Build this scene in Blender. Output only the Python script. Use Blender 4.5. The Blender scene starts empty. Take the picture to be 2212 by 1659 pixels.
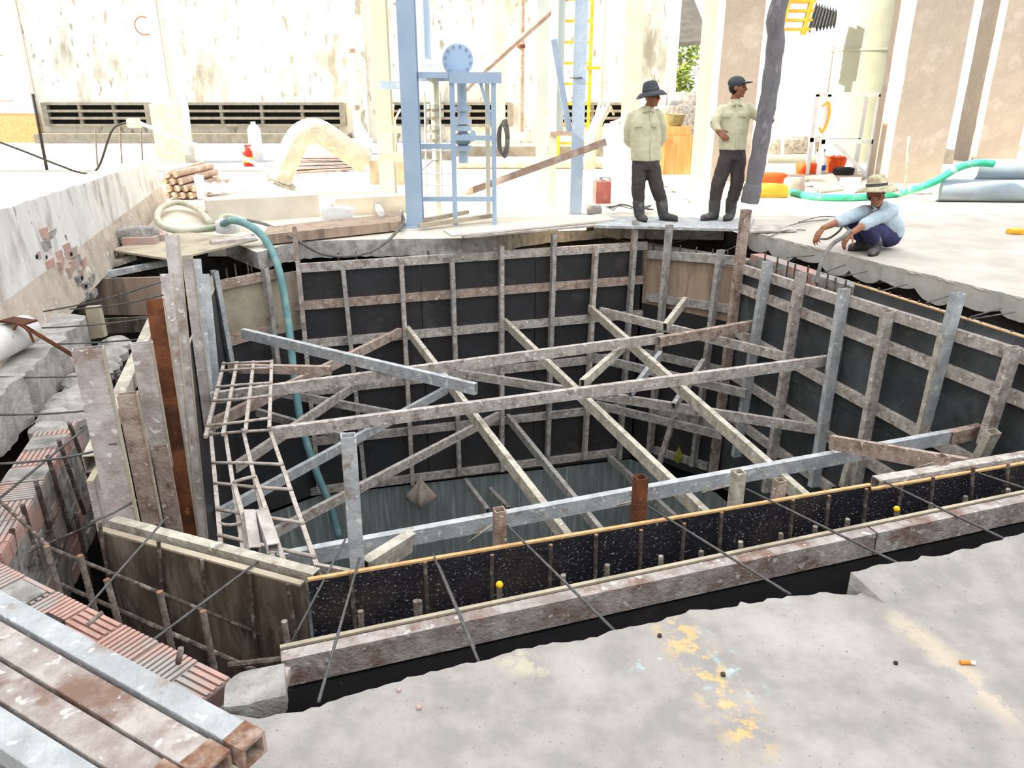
import bpy, bmesh, math, random
from mathutils import Vector as V, Matrix
random.seed(7)
S = bpy.context.scene
COL = S.collection
# ------------------------------------------------------------------ camera, sky, sun, exposure
PW_, PH_, FPX = 2212, 1659, 1661.0
TILT = math.radians(20.8); CAMZ = 1.57
cd = bpy.data.cameras.new('camera'); cam = bpy.data.objects.new('camera', cd); COL.objects.link(cam)
cd.sensor_fit = 'HORIZONTAL'; cd.sensor_width = 36.0; cd.lens = 36.0*FPX/PW_
cd.clip_start = .05; cd.clip_end = 300
cam.location = (0, 0, CAMZ); cam.rotation_euler = (math.pi/2-TILT, 0, 0)
S.camera = cam
w = bpy.data.worlds.new('sky'); S.world = w; w.use_nodes = True
wb = w.node_tree.nodes['Background']; wb.inputs[0].default_value = (.93, .965, 1.0, 1)
wn, wl_ = w.node_tree.nodes.new, w.node_tree.links.new       # hazy sky, three times brighter overhead than at the horizon
wt = wn('ShaderNodeTexCoord'); wx = wn('ShaderNodeSeparateXYZ'); wm = wn('ShaderNodeMapRange'); wm.clamp = True
wm.inputs['From Min'].default_value = 0; wm.inputs['From Max'].default_value = 1; wm.inputs['To Min'].default_value = 1.15; wm.inputs['To Max'].default_value = 3.3
wl_(wt.outputs['Generated'], wx.inputs[0]); wl_(wx.outputs[2], wm.inputs[0]); wl_(wm.outputs[0], wb.inputs[1])
sd = bpy.data.lights.new('sun', 'SUN'); sun = bpy.data.objects.new('sun', sd); COL.objects.link(sun)
sd.energy = 17; sd.color = (1, .88, .66); sd.angle = math.radians(.6)
SUN_AZ, SUN_EL = math.radians(6), math.radians(35)     # light travels towards +x, a little towards +y
sdir = V((math.cos(SUN_AZ)*math.cos(SUN_EL), math.sin(SUN_AZ)*math.cos(SUN_EL), -math.sin(SUN_EL)))
sun.rotation_euler = sdir.to_track_quat('-Z', 'Y').to_euler(); sun.location = (-20, 0, 25)
vs = S.view_settings; vs.view_transform = 'Standard'; vs.look = 'None'; vs.gamma = 1; vs.use_curve_mapping = False; vs.exposure = 0.0
S.cycles.max_bounces = 6; S.cycles.use_adaptive_sampling = True

# ------------------------------------------------------------------ measuring: from a photo point to a place on a known surface
def ray(u, v):
    a = (u-PW_/2)/FPX; b = -(v-PH_/2)/FPX
    return V((a, math.cos(TILT)+b*math.sin(TILT), -math.sin(TILT)+b*math.cos(TILT)))
def G(u, v, z=0.0):
    d = ray(u, v); t = (z-CAMZ)/d.z; return V((d.x*t, d.y*t, z))
def Y(u, v, y):
    d = ray(u, v); t = y/d.y; return V((d.x*t, y, CAMZ+d.z*t))
MID = V((.6, 5.9, 0))
def inward(W):
    p, q = V(W[0]+(0,)), V(W[1]+(0,)); t = (q-p).normalized(); n = V((-t.y, t.x, 0))
    return n if n.dot(MID-p) > 0 else -n
def VP(u, v, W, off=0.0):                    # on an upright wall W, off metres in front of it
    n = inward(W); p = V(W[0]+(0,))+n*off; d = ray(u, v); o = V((0, 0, CAMZ))
    t = n.dot(p-o)/n.dot(d); return o+d*t
def OFFS(W, off):
    n = inward(W); return ((W[0][0]+n.x*off, W[0][1]+n.y*off), (W[1][0]+n.x*off, W[1][1]+n.y*off))
FW = ((-2.46, 8.66), (1.66, 9.70)); RW = ((2.62, 8.73), (4.0, 4.46)); LW = ((-3.15, 8.03), (-1.90, 3.10))
NW = ((-.84, 2.67), (3.4, 3.97)); AW = ((1.66, 9.70), (2.62, 8.73)); CW = ((-3.15, 8.03), (-2.46, 8.66)); QW = ((-1.90, 3.10), (-.84, 2.67))
XW = ((3.4, 3.97), (4.0, 4.46))
OW = ((-.81, 2.18), (3.4, 3.61))

# ------------------------------------------------------------------ materials
def rgb(h):
    h = h.lstrip('#'); c = [int(h[i:i+2], 16)/255 for i in (0, 2, 4)]
    return tuple(x/12.92 if x <= .04045 else ((x+.055)/1.055)**2.4 for x in c)+(1,)
def new_mat(name):
    m = bpy.data.materials.new(name); m.use_nodes = True; nt = m.node_tree
    return m, nt, nt.nodes['Principled BSDF'], nt.nodes.new, nt.links.new
def M(name, c1, c2, scale=6, c3=None, t3=.62, s3=2.5, rough=.85, bump=.25, stretch=(1, 1, 1), world=False, c4=None, t4=.68, s4=40, metal=0, bs=None, spec=.3, lo=.35, hi=.65):
    m, nt, b, N, L = new_mat(name)
    tc = N('ShaderNodeTexCoord'); mp = N('ShaderNodeMapping'); mp.inputs['Scale'].default_value = stretch
    if world:
        g = N('ShaderNodeNewGeometry'); L(g.outputs['Position'], mp.inputs[0])
    else:
        oi = N('ShaderNodeObjectInfo'); ad = N('ShaderNodeVectorMath'); ad.operation = 'ADD'
        mu = N('ShaderNodeMath'); mu.operation = 'MULTIPLY'; mu.inputs[1].default_value = 37
        L(oi.outputs['Random'], mu.inputs[0]); L(tc.outputs['Object'], ad.inputs[0]); L(mu.outputs[0], ad.inputs[1]); L(ad.outputs[0], mp.inputs[0])
    def noise(s, det=6, r=.6):
        n = N('ShaderNodeTexNoise'); n.inputs['Scale'].default_value = s; n.inputs['Detail'].default_value = det; n.inputs['Roughness'].default_value = r
        L(mp.outputs[0], n.inputs['Vector']); return n
    def step(src, a, bb):
        r = N('ShaderNodeMapRange'); r.inputs['From Min'].default_value = a; r.inputs['From Max'].default_value = bb
        r.interpolation_type = 'SMOOTHSTEP'; L(src, r.inputs['Value']); return r.outputs['Result']
    def mix(f, a, bb):
        x = N('ShaderNodeMix'); x.data_type = 'RGBA'; L(f, x.inputs[0])
        (L(a, x.inputs[6]) if not isinstance(a, tuple) else setattr(x.inputs[6], 'default_value', a))
        (L(bb, x.inputs[7]) if not isinstance(bb, tuple) else setattr(x.inputs[7], 'default_value', bb))
        return x.outputs[2]
    c = mix(step(noise(scale).outputs[0], lo, hi), rgb(c1), rgb(c2))
    if c3: c = mix(step(noise(s3, 5, .65).outputs[0], t3-.11, t3+.09), c, rgb(c3))
    if c4: c = mix(step(noise(s4, 3, .5).outputs[0], t4-.02, t4+.03), c, rgb(c4))
    L(c, b.inputs['Base Color'])
    b.inputs['Roughness'].default_value = rough; b.inputs['Metallic'].default_value = metal; b.inputs['Specular IOR Level'].default_value = spec
    if bump:
        bp = N('ShaderNodeBump'); bp.inputs['Strength'].default_value = bump; bp.inputs['Distance'].default_value = .02
        L(noise(bs or scale*5, 5, .65).outputs[0], bp.inputs['Height']); L(bp.outputs[0], b.inputs['Normal'])
    m['mix'] = 1
    return m
K = {}
K['slab'] = M('worn_concrete', '#9b948e', '#898480', 8, '#a6a09b', .60, 1.6, world=True, bump=.35, c4='#777270', t4=.68, s4=75, bs=45)
K['slab_edge'] = M('broken_concrete', '#aba6a0', '#8f8a84', 9, '#bdb9b5', .6, 5, world=True, bump=.7, bs=28)
K['slab_far'] = M('dusty_yard_concrete', '#d3cabc', '#c4bbac', 2, '#b0a595', .68, .9, world=True, bump=.15)
K['core_edge'] = M('cut_concrete_edge', '#bdbab3', '#adaaa3', 5, '#c6c3bd', .6, 3, world=True, bump=.25, bs=20)
K['tube'] = M('cement_caked_steel', '#c2b9b1', '#a2978f', 14, '#81746b', .61, 11, c4='#dbd5ce', t4=.64, s4=26, bump=.6, bs=50, rough=.8)
K['tube_dark'] = M('weathered_steel', '#b0aba6', '#918c86', 12, '#73685f', .61, 10, c4='#cac5c0', t4=.66, s4=26, bump=.5, bs=50, rough=.75)
K['tube_blue'] = M('galvanised_steel', '#b6b7b7', '#9c9fa2', 9, '#887b71', .65, 8, c4='#d3d2ce', t4=.64, s4=22, bump=.4, bs=45, rough=.65)
K['tube_cream'] = M('pale_dusted_steel', '#c0b8a9', '#a1988a', 11, '#82776a', .64, 9, c4='#d9d3c8', t4=.64, s4=24, bump=.45, bs=45, rough=.8)
K['tube_brown'] = M('brown_caked_steel', '#b5a296', '#937e70', 12, '#745d50', .61, 9, c4='#cfc3b9', t4=.64, s4=24, bump=.6, bs=50)
K['tube_rust'] = M('rusted_steel', '#7c4a2c', '#55301f', 5, '#3a211a', .58, 3, c4='#a3673f', t4=.66, s4=9, bump=.4, bs=40)
K['plank'] = M('cement_stained_plank', '#beb5af', '#a0958f', 9, '#876f5f', .63, 5, c4='#d0cac5', t4=.64, s4=20, bump=.45, bs=40)
K['stack'] = M('limewashed_steel', '#b5aca6', '#938680', 9, '#7d6355', .58, 6, c4='#c2bcb7', t4=.64, s4=22, bump=.7, bs=45)
K['stack_pale'] = M('whitewashed_steel', '#b4b6b7', '#9d9fa0', 9, '#8f7a6c', .66, 6, c4='#c5c7c8', t4=.64, s4=22, bump=.7, bs=45)
K['film'] = M('black_film_plywood', '#333133', '#282729', 3, '#403c3c', .62, 3, rough=.45, bump=.1, c4='#5c5854', t4=.74, s4=25, spec=.5)
K['film_r'] = M('dusty_film_plywood', '#3b3d40', '#2f3032', 3, '#4d5153', .58, 2, rough=.5, bump=.12, c4='#77787a', t4=.72, s4=16, spec=.5)
K['film_wet'] = M('splashed_film_plywood', '#29262c', '#201e23', 4, '#3a3432', .58, 3, rough=.32, bump=.5, c4='#9a999b', t4=.645, s4=95, bs=60, spec=.5)
K['ply_tan'] = M('tan_plywood', '#a58f7d', '#93806f', 3, '#75655a', .62, 3, rough=.8, bump=.15, stretch=(3, 3, .5))
K['ply_edge'] = M('raw_plywood_edge', '#d4ad7c', '#c39661', 20, rough=.8, bump=.4)
K['ply_pale'] = M('dusty_plywood', '#b0a48f', '#9c907d', 3, '#8a8070', .62, 3, rough=.85, bump=.2)
K['ply_brown'] = M('stained_plywood', '#6d6052', '#463b32', 3, '#85796c', .62, 4, rough=.7, bump=.2, stretch=(2.5, 2.5, .6))
K['pit_conc'] = M('streaked_wet_concrete', '#8d9492', '#616866', 5, '#a7aeac', .62, 5, rough=.55, bump=.15, stretch=(2.4, 2.4, .18), world=True)
K['soil'] = M('dark_soil', '#3a332d', '#241f1c', 5, '#4d453d', .6, 3, world=True, bump=.8)
K['brick'] = M('hollow_clay_brick', '#ba978b', '#a67d70', 7, '#a39c96', .53, 3.5, world=True, bump=.3)
K['mortar'] = M('grey_mortar', '#a8a49e', '#86827d', 8, '#6f6b67', .6, 6, bump=1, bs=22, world=True)
K['rebar'] = M('rusty_rebar', '#5e524a', '#40372f', 30, '#8c8278', .6, 20, bump=.3, rough=.8)
K['rebar_pale'] = M('cement_dusted_rebar', '#857a70', '#63584f', 30, '#9d948b', .6, 20, bump=.3, rough=.85)
K['rust_tip'] = M('rust_tip', '#96705a', '#835c45', 30, bump=.2)
K['wire'] = M('dull_steel_rod', '#5f5e5c', '#4a4847', 20, rough=.6, bump=.1)
K['yellow'] = M('yellow_plastic', '#f2c318', '#e0b010', 10, bump=0, rough=.5)
K['lattice'] = M('cement_coated_bar', '#bdb2a8', '#a3978d', 12, '#84786e', .62, 20, bump=.4, bs=60)
K['hose_teal'] = M('teal_hose', '#6f9596', '#5d8385', 6, '#8fa9a3', .6, 4, rough=.6, bump=.1)
K['hose_pale'] = M('dirty_pale_hose', '#c7c4b2', '#b4b09c', 6, '#8f9c7c', .66, 3, rough=.6, bump=.1)
K['hose_green'] = M('green_lay_flat_hose', '#2f9a77', '#3fae8a', 8, '#8fc4ae', .64, 6, rough=.5, bump=.15)
K['cable'] = M('dusty_black_cable', '#77736e', '#5c5956', 10, rough=.7, bump=.1)
K['black'] = M('black_rubber', '#2b2a29', '#222020', 10, rough=.7, bump=.1)
K['pump'] = M('cement_crusted_rubber', '#7b787a', '#656366', 9, '#918e90', .62, 9, bump=.8, bs=30, stretch=(1, 1, .5))
K['blue'] = M('blue_painted_steel', '#a3b6cb', '#9aaec4', 2, rough=.5, bump=.03, spec=.4)
K['pale_blue'] = M('chipped_pale_blue_paint', '#b4c3d3', '#aab9cb', 4, '#cfd3d6', .66, 6, rough=.7, bump=.2)
K['cream'] = M('cream_painted_steel', '#cbc9b8', '#c2bfad', 2, rough=.6, bump=.05)
K['grey_green'] = M('grey_green_paint', '#b9bfbb', '#aeb5b2', 2, rough=.6, bump=.05)
K['col_conc'] = M('bare_column_concrete', '#a5998d', '#998d82', 2, '#ada299', .6, 2, rough=.9, bump=.2, world=True)
K['tank'] = M('pale_green_tank_paint', '#97998a', '#8e9082', 2, rough=.6, bump=.03)
K['plaster'] = M('mould_stained_plaster', '#eae6dd', '#dfdace', 1.2, '#9a9485', .61, .8, world=True, bump=.2, stretch=(1, 1, .35), c4='#a19b8c', t4=.63, s4=5)
K['louver'] = M('grey_louvre_concrete', '#8f897d', '#7c766b', 5, world=True, bump=.3)
K['parapet'] = M('peeling_limewash', '#d8d5d1', '#c9c5c0', 3, '#a39a91', .60, 2.4, world=True, bump=.4, stretch=(1, 1, .5), c4='#948b83', t4=.69, s4=9)
K['skirt'] = M('tan_render', '#bdb0a2', '#aa9c8f', 4, '#978a80', .6, 3, world=True, bump=.35, c4='#d0c9c0', t4=.66, s4=8)
K['slab_right'] = M('right_slab_concrete', '#b6aea4', '#a89f95', 2, '#beb7ae', .6, 1.2, world=True, bump=.15)
K['basket'] = M('olive_weave', '#8f8660', '#7c7450', 12, bump=.4)
K['rust_end'] = M('rusty_cut_end', '#8d6a55', '#6f4c3a', 25, '#a89486', .55, 12, bump=.5)
K['asphalt'] = M('asphalt', '#9b9da0', '#8e9094', 4, world=True, bump=.2)
K['yellow_paint'] = M('yellow_paint', '#e6b23c', '#d69f2c', 6, rough=.6, bump=.1)
K['rust_pipe'] = M('rust_stained_pipe', '#b09888', '#9a8070', 8, '#bfb0a4', .6, 6, bump=.3)
K['wood_orange'] = M('orange_wood', '#cc9862', '#bd854d', 6, '#d8ac7a', .6, 3, rough=.7, bump=.15, stretch=(3, 3, .5))
K['red'] = M('red_paint', '#a8635c', '#93524c', 6, '#6f4c48', .62, 5, rough=.6, bump=.2)
K['red_bright'] = M('red_enamel', '#c8341f', '#b02818', 6, rough=.4, bump=0)
K['orange'] = M('orange_plastic', '#e2561f', '#cf4718', 6, rough=.6, bump=.2)
K['white'] = M('white_plastic', '#dedede', '#d2d2d0', 6, rough=.5, bump=.05)
K['label_blue'] = M('blue_label', '#3a57b8', '#2d479c', 6, rough=.5, bump=0)
K['grey_pipe'] = M('grey_steel_pipe', '#8e9aa4', '#818d97', 3, '#a39c92', .66, 3, rough=.55, bump=.1)
K['duct'] = M('dusty_duct', '#c7c2b2', '#b6b09e', 5, '#d6d2c6', .6, 8, rough=.7, bump=.3)
K['leaf'] = M('pale_green_leaves', '#93a34e', '#6f8236', 10, bump=.2)
K['shed'] = M('grey_sheet_metal', '#4d4a45', '#403d39', 3, rough=.7, bump=.1)
K['sack'] = M('woven_plastic_sack', '#b0a195', '#9b8d82', 8, '#8e4a45', .70, 6, rough=.8, bump=.2)
K['sack_yellow'] = M('yellow_green_bag', '#8b8a3c', '#75752f', 8, rough=.7, bump=.2)
K['skin'] = M('tanned_skin', '#9c6a50', '#8d5c44', 10, rough=.6, bump=.08)
K['shirt'] = M('pale_olive_cotton', '#cfcbae', '#c2be9f', 5, rough=.9, bump=.25, bs=9)
K['shirt_blue'] = M('faded_blue_cotton', '#a9b7c0', '#9aa9b4', 5, '#c1c6ca', .6, 4, rough=.9, bump=.25, bs=9)
K['trousers'] = M('dark_brown_cotton', '#4d4444', '#413a3b', 6, rough=.9, bump=.2, bs=10)
K['trousers_navy'] = M('navy_cotton', '#33335a', '#2a2a4b', 6, rough=.9, bump=.2, bs=10)
K['boot'] = M('dusty_rubber_boot', '#4b4a49', '#3c3b3b', 6, '#7d7a76', .63, 8, rough=.6, bump=.1)
K['hat_dark'] = M('dark_grey_felt', '#4d5055', '#404347', 8, rough=.9, bump=.15)
K['hat_tan'] = M('camouflage_canvas', '#c6b99c', '#a59a7c', 14, '#6b6754', .60, 18, rough=.9, bump=.15)
K['hair'] = M('black_hair', '#1d1a19', '#141212', 20, rough=.6, bump=.2)
K['eye'] = M('eye', '#17110f', '#17110f', 5, rough=.2, bump=0)
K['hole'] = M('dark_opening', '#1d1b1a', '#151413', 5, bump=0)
K['cig'] = M('cigarette_filter', '#d98a35', '#c97a2a', 30, bump=0)
lm, lnt, lb, LN, LL = new_mat('lit_tube'); lb.inputs['Emission Color'].default_value = (1, .82, .5, 1); lb.inputs['Emission Strength'].default_value = 6; K['lamp'] = lm

# paint splashes on the near slab belong to the slab itself (yellow and pale blue drips in two strips)
def add_paint(m):
    nt = m.node_tree; N = nt.nodes.new; L = nt.links.new; b = nt.nodes['Principled BSDF']
    src = b.inputs['Base Color'].links[0].from_socket
    g = N('ShaderNodeNewGeometry')
    def strip(a, bpt, wid, colr, sc, th, src):
        ax = V(a); d = (V(bpt)-ax); ln = d.length; d.normalize(); n = V((-d.y, d.x, 0))
        dt = N('ShaderNodeVectorMath'); dt.operation = 'SUBTRACT'; dt.inputs[1].default_value = ax; L(g.outputs['Position'], dt.inputs[0])
        def dot(vec):
            q = N('ShaderNodeVectorMath'); q.operation = 'DOT_PRODUCT'; q.inputs[1].default_value = vec; L(dt.outputs[0], q.inputs[0]); return q.outputs['Value']
        def rng(s, a0, a1):
            r = N('ShaderNodeMapRange'); r.inputs[1].default_value = a0; r.inputs[2].default_value = a1; L(s, r.inputs[0]); return r.outputs[0]
        def ma(op, x, y):
            q = N('ShaderNodeMath'); q.operation = op
            for i, s in enumerate((x, y)):
                if isinstance(s, (int, float)): q.inputs[i].default_value = s
                elif s is not None: L(s, q.inputs[i])
            return q.outputs[0]
        ab = ma('ABSOLUTE', dot(n), None); f1 = rng(ab, wid, wid*.3)
        al = dot(d); f2 = ma('MULTIPLY', rng(al, -.05, .05), rng(al, ln+.05, ln-.05))
        nz = N('ShaderNodeTexNoise'); nz.inputs['Scale'].default_value = sc; nz.inputs['Detail'].default_value = 7; nz.inputs['Roughness'].default_value = .7; L(g.outputs['Position'], nz.inputs['Vector'])
        f3 = rng(nz.outputs[0], th, th+.06)
        f = ma('MULTIPLY', ma('MULTIPLY', f1, f2), ma('MULTIPLY', f3, .55))
        x = N('ShaderNodeMix'); x.data_type = 'RGBA'; L(f, x.inputs[0]); L(src, x.inputs[6]); x.inputs[7].default_value = rgb(colr); return x.outputs[2]
    s = strip(G(1440, 1330), G(1640, 1620), .09, '#d8b25e', 14, .50, src)
    s = strip(G(1370, 1420), G(1560, 1500), .09, '#a9cdd4', 13, .57, s)
    s = strip(G(1520, 1370), G(1640, 1500), .05, '#a9cdd4', 17, .54, s)
    s = strip(G(1930, 1330), G(2212, 1560), .07, '#bfae96', 5, .46, s)
    s = strip(G(1080, 1400), G(1180, 1460), .08, '#bcb196', 6, .47, s)
    L(s, b.inputs['Base Color'])
add_paint(K['slab'])
# ------------------------------------------------------------------ mesh helpers
def tag(o, label=None, cat=None, group=None, kind=None):
    if label: o['label'] = label
    if cat: o['category'] = cat
    if group: o['group'] = group
    if kind: o['kind'] = kind
    return o
ORD = ['first', 'second', 'third', 'fourth', 'fifth', 'sixth', 'seventh', 'eighth', 'ninth', 'tenth', 'eleventh', 'twelfth', 'thirteenth', 'fourteenth', 'fifteenth', 'sixteenth', 'seventeenth', 'eighteenth', 'nineteenth', 'twentieth',
       'twenty-first', 'twenty-second', 'twenty-third', 'twenty-fourth', 'twenty-fifth', 'twenty-sixth', 'twenty-seventh', 'twenty-eighth']
class B:
    """collects shapes (world coordinates) and links them as ONE mesh object"""
    def __init__(s): s.v = []; s.f = []; s.m = []; s.cur = 0
    def add(s, vs, fs):
        k = len(s.v); s.v += [V(p) for p in vs]; s.f += [tuple(i+k for i in f) for f in fs]; s.m += [s.cur]*len(fs); return s
    def frame(s, p0, p1, up=(0, 0, 1)):
        t = (V(p1)-V(p0)).normalized(); u = V(up); x = t.cross(u)
        if x.length < 1e-3: x = t.cross(V((0, 1, 0)))
        x.normalize(); return t, x, x.cross(t).normalized()
    def bar(s, p0, p1, wd, h, up=(0, 0, 1), hollow=True, wall=.005):
        """box-section member, wd sideways, h along up; hollow ends"""
        p0, p1 = V(p0), V(p1); t, x, y = s.frame(p0, p1, up)
        def ring(p, a, b): return [p+x*sx*a+y*sy*b for sx, sy in ((-1, -1), (1, -1), (1, 1), (-1, 1))]
        a, b = wd/2, h/2
        if not hollow:
            return s.add(ring(p0, a, b)+ring(p1, a, b), [(3, 2, 1, 0), (4, 5, 6, 7)]+[(i, (i+1) % 4, 4+(i+1) % 4, 4+i) for i in range(4)])
        dp = min(.12, (p1-p0).length*.3)
        vs = ring(p0+t*dp, a-wall, b-wall)+ring(p0, a-wall, b-wall)+ring(p0, a, b)+ring(p1, a, b)+ring(p1, a-wall, b-wall)+ring(p1-t*dp, a-wall, b-wall)
        fs = [(3, 2, 1, 0), (20, 21, 22, 23)]
        for k in range(5):
            fs += [(4*k+i, 4*k+(i+1) % 4, 4*k+4+(i+1) % 4, 4*k+4+i) for i in range(4)]
        return s.add(vs, fs)
    def box(s, c, sx, sy, sz, rz=0):
        c = V(c); cs, sn = math.cos(rz), math.sin(rz); vs = []
        for z in (-1, 1):
            for x, y in ((-1, -1), (1, -1), (1, 1), (-1, 1)):
                a, b = x*sx/2, y*sy/2; vs.append(c+V((a*cs-b*sn, a*sn+b*cs, z*sz/2)))
        return s.add(vs, [(3, 2, 1, 0), (4, 5, 6, 7)]+[(i, (i+1) % 4, 4+(i+1) % 4, 4+i) for i in range(4)])
    def tube(s, pts, r, n=8, rib=0, cap=True):
        pts = [V(p) for p in pts]; N = len(pts); vs = []; fs = []; px = None
        for i, p in enumerate(pts):
            t = (pts[min(i+1, N-1)]-pts[max(i-1, 0)]).normalized()
            if px is None: px = t.cross(V((.13, .2, 1)) if abs(t.z) < .9 else V((0, 1, .1))).normalized()
            px = (px-t*px.dot(t)).normalized(); py = t.cross(px)
            rr = (r[i] if isinstance(r, (list, tuple)) else r)
            if rib and i % 2: rr += rib
            vs += [p+px*math.cos(6.2832*k/n)*rr+py*math.sin(6.2832*k/n)*rr for k in range(n)]
        for i in range(N-1):
            fs += [(i*n+k, i*n+(k+1) % n, (i+1)*n+(k+1) % n, (i+1)*n+k) for k in range(n)]
        if cap: fs += [tuple(range(n))[::-1], tuple(range((N-1)*n, N*n))]
        return s.add(vs, fs)
    def pipe(s, p0, p1, r, n=14, wall=.15, depth=.3):
        """hollow round pipe with open ends"""
        p0, p1 = V(p0), V(p1); t = (p1-p0).normalized(); ri = r*(1-wall); d = min(depth, (p1-p0).length*.4)
        return s.tube([p0+t*d, p0, p0+t*.0005, p1-t*.0005, p1, p1-t*d], [ri, ri, r, r, ri, ri], n)
    def lathe(s, c, prof, n=20, axis=None):
        c = V(c); ax = V(axis).normalized() if axis else V((0, 0, 1)); x = ax.cross(V((0, 1, 0)) if abs(ax.y) < .9 else V((1, 0, 0))).normalized(); y = ax.cross(x)
        vs = [c+ax*h+x*math.cos(6.2832*k/n)*r+y*math.sin(6.2832*k/n)*r for r, h in prof for k in range(n)]
        fs = [(i*n+k, i*n+(k+1) % n, (i+1)*n+(k+1) % n, (i+1)*n+k) for i in range(len(prof)-1) for k in range(n)]
        fs += [tuple(range(n))[::-1], tuple(range((len(prof)-1)*n, len(prof)*n))]
        return s.add(vs, fs)
    def ball(s, c, r, sc=(1, 1, 1), n=12, rot=None):
        c = V(c); vs = [V((0, 0, -1))]; fs = []; m = n//2
        for i in range(1, m):
            a = math.pi*i/m-math.pi/2
            vs += [V((math.cos(a)*math.cos(6.2832*k/n), math.cos(a)*math.sin(6.2832*k/n), math.sin(a))) for k in range(n)]
        vs.append(V((0, 0, 1))); L = len(vs)-1
        fs += [(0, 1+(k+1) % n, 1+k) for k in range(n)]
        for i in range(m-2): fs += [(1+i*n+k, 1+i*n+(k+1) % n, 1+(i+1)*n+(k+1) % n, 1+(i+1)*n+k) for k in range(n)]
        fs += [(L, 1+(m-2)*n+k, 1+(m-2)*n+(k+1) % n) for k in range(n)]
        out = []
        for p in vs:
            q = V((p.x*sc[0], p.y*sc[1], p.z*sc[2]))*r
            if rot: q = rot @ q
            out.append(c+q)
        return s.add(out, fs)
    def prism(s, poly, z0, z1):
        n = len(poly); vs = [V((p[0], p[1], z0)) for p in poly]+[V((p[0], p[1], z1)) for p in poly]
        return s.add(vs, [tuple(range(n))[::-1], tuple(range(n, 2*n))]+[(i, (i+1) % n, n+(i+1) % n, n+i) for i in range(n)])
    def go(s, name, mat, parent=None, origin=None, smooth=False, fixn=True):
        if origin is None:
            zs = min(p.z for p in s.v); origin = V((sum(p.x for p in s.v)/len(s.v), sum(p.y for p in s.v)/len(s.v), zs))
        origin = V(origin)
        me = bpy.data.meshes.new(name); me.from_pydata([p-origin for p in s.v], [], s.f)
        mats = mat if isinstance(mat, (list, tuple)) else [mat]
        for m in mats: me.materials.append(K[m] if isinstance(m, str) else m)
        if len(mats) > 1: me.polygons.foreach_set('material_index', s.m)
        if fixn:
            bm = bmesh.new(); bm.from_mesh(me); bmesh.ops.recalc_face_normals(bm, faces=bm.faces); bm.to_mesh(me); bm.free()
        if smooth:
            me.polygons.foreach_set('use_smooth', [True]*len(me.polygons))
            if smooth == 2: me.set_sharp_from_angle(angle=math.radians(40))
        o = bpy.data.objects.new(name, me); COL.objects.link(o)
        if parent is not None:
            o.parent = parent; o.location = origin-V(parent['o'])
        else: o.location = origin
        o['o'] = list(origin)
        return o
def thing(name, loc, label, cat, group=None):
    o = bpy.data.objects.new(name, None); COL.objects.link(o); o.location = loc; o['o'] = list(loc); o.empty_display_size = .05
    return tag(o, label, cat, group)
def struct(o): o['kind'] = 'structure'; return o
def beam(name, p0, p1, wd, h, mat, label, cat='steel beam', group=None, up=(0, 0, 1), hollow=True):
    """a rectangular tube, with slightly wavy caked cement along its arrises"""
    return tag(B().bar(p0, p1, wd, h, up, hollow).go(name, mat, origin=p0), label, cat, group)
def rod(name, pts, r, mat, label, cat, group=None, n=6, parent=None):
    o = B().tube(pts, r, n).go(name, mat, origin=pts[0], smooth=True, parent=parent)
    return tag(o, label, cat, group) if parent is None else o
def spline(pts, k=6):
    pts = [V(p) for p in pts]; out = []
    for i in range(len(pts)-1):
        a, b, c, d = pts[max(i-1, 0)], pts[i], pts[i+1], pts[min(i+2, len(pts)-1)]
        for j in range(k):
            t = j/k; out.append(.5*((2*b)+(c-a)*t+(2*a-5*b+4*c-d)*t*t+(3*b-a-3*c+d)*t**3))
    return out+[pts[-1]]
def jit(a): return random.uniform(-a, a)
# ------------------------------------------------------------------ the setting: slabs, yard, pit banks, walls
def slab(name, poly, z, th, mat, edge_mat=None, face=None):
    """flat slab; poly in plan; face = jagged pit-side edge as list of indices range already inside poly"""
    b = B(); n = len(poly); b.v = [V((p[0], p[1], z)) for p in poly]+[V((p[0]+jit(.01), p[1]+jit(.01), z-th+jit(.008))) for p in poly]
    b.f = [tuple(range(n)), tuple(range(n, 2*n))[::-1]]+[(i, (i+1) % n, n+(i+1) % n, n+i) for i in range(n)]
    b.m = [0, 0]+[1]*n
    return struct(b.go(name, [mat, edge_mat or mat]))
def jag(pts, step=.03, amp=.012):
    out = []; a2 = 0
    for i in range(len(pts)-1):
        a, b = V(pts[i][:2]+(0,)) if isinstance(pts[i], tuple) else V((pts[i].x, pts[i].y, 0)), V(pts[i+1][:2]+(0,)) if isinstance(pts[i+1], tuple) else V((pts[i+1].x, pts[i+1].y, 0))
        d = b-a; n = max(1, int(d.length/step)); nn = V((-d.y, d.x, 0)).normalized()
        for k in range(n):
            a2 = a2*.75+jit(amp); p = a+d*(k/n)+nn*((a2+jit(amp*.5)) if k else jit(amp*.3)); out.append((p.x, p.y))
    out.append((b.x, b.y)); return out
ned = jag([G(*q) for q in ((560, 1552), (760, 1500), (880, 1462), (1040, 1428), (1180, 1392), (1330, 1360), (1480, 1325), (1600, 1300), (1700, 1287), (1770, 1280), (1850, 1285), (1990, 1240), (2080, 1212), (2212, 1170))]+[V((5.05, 3.62, 0))], .022, .007)
slab('ground_slab_near', ned+[(14, 3.6), (14, -5), (-7, -5), (-7, 2.2), (-2.25, 2.2), (-1.12, 1.70)], 0, .17, 'slab', 'slab_edge')
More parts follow.
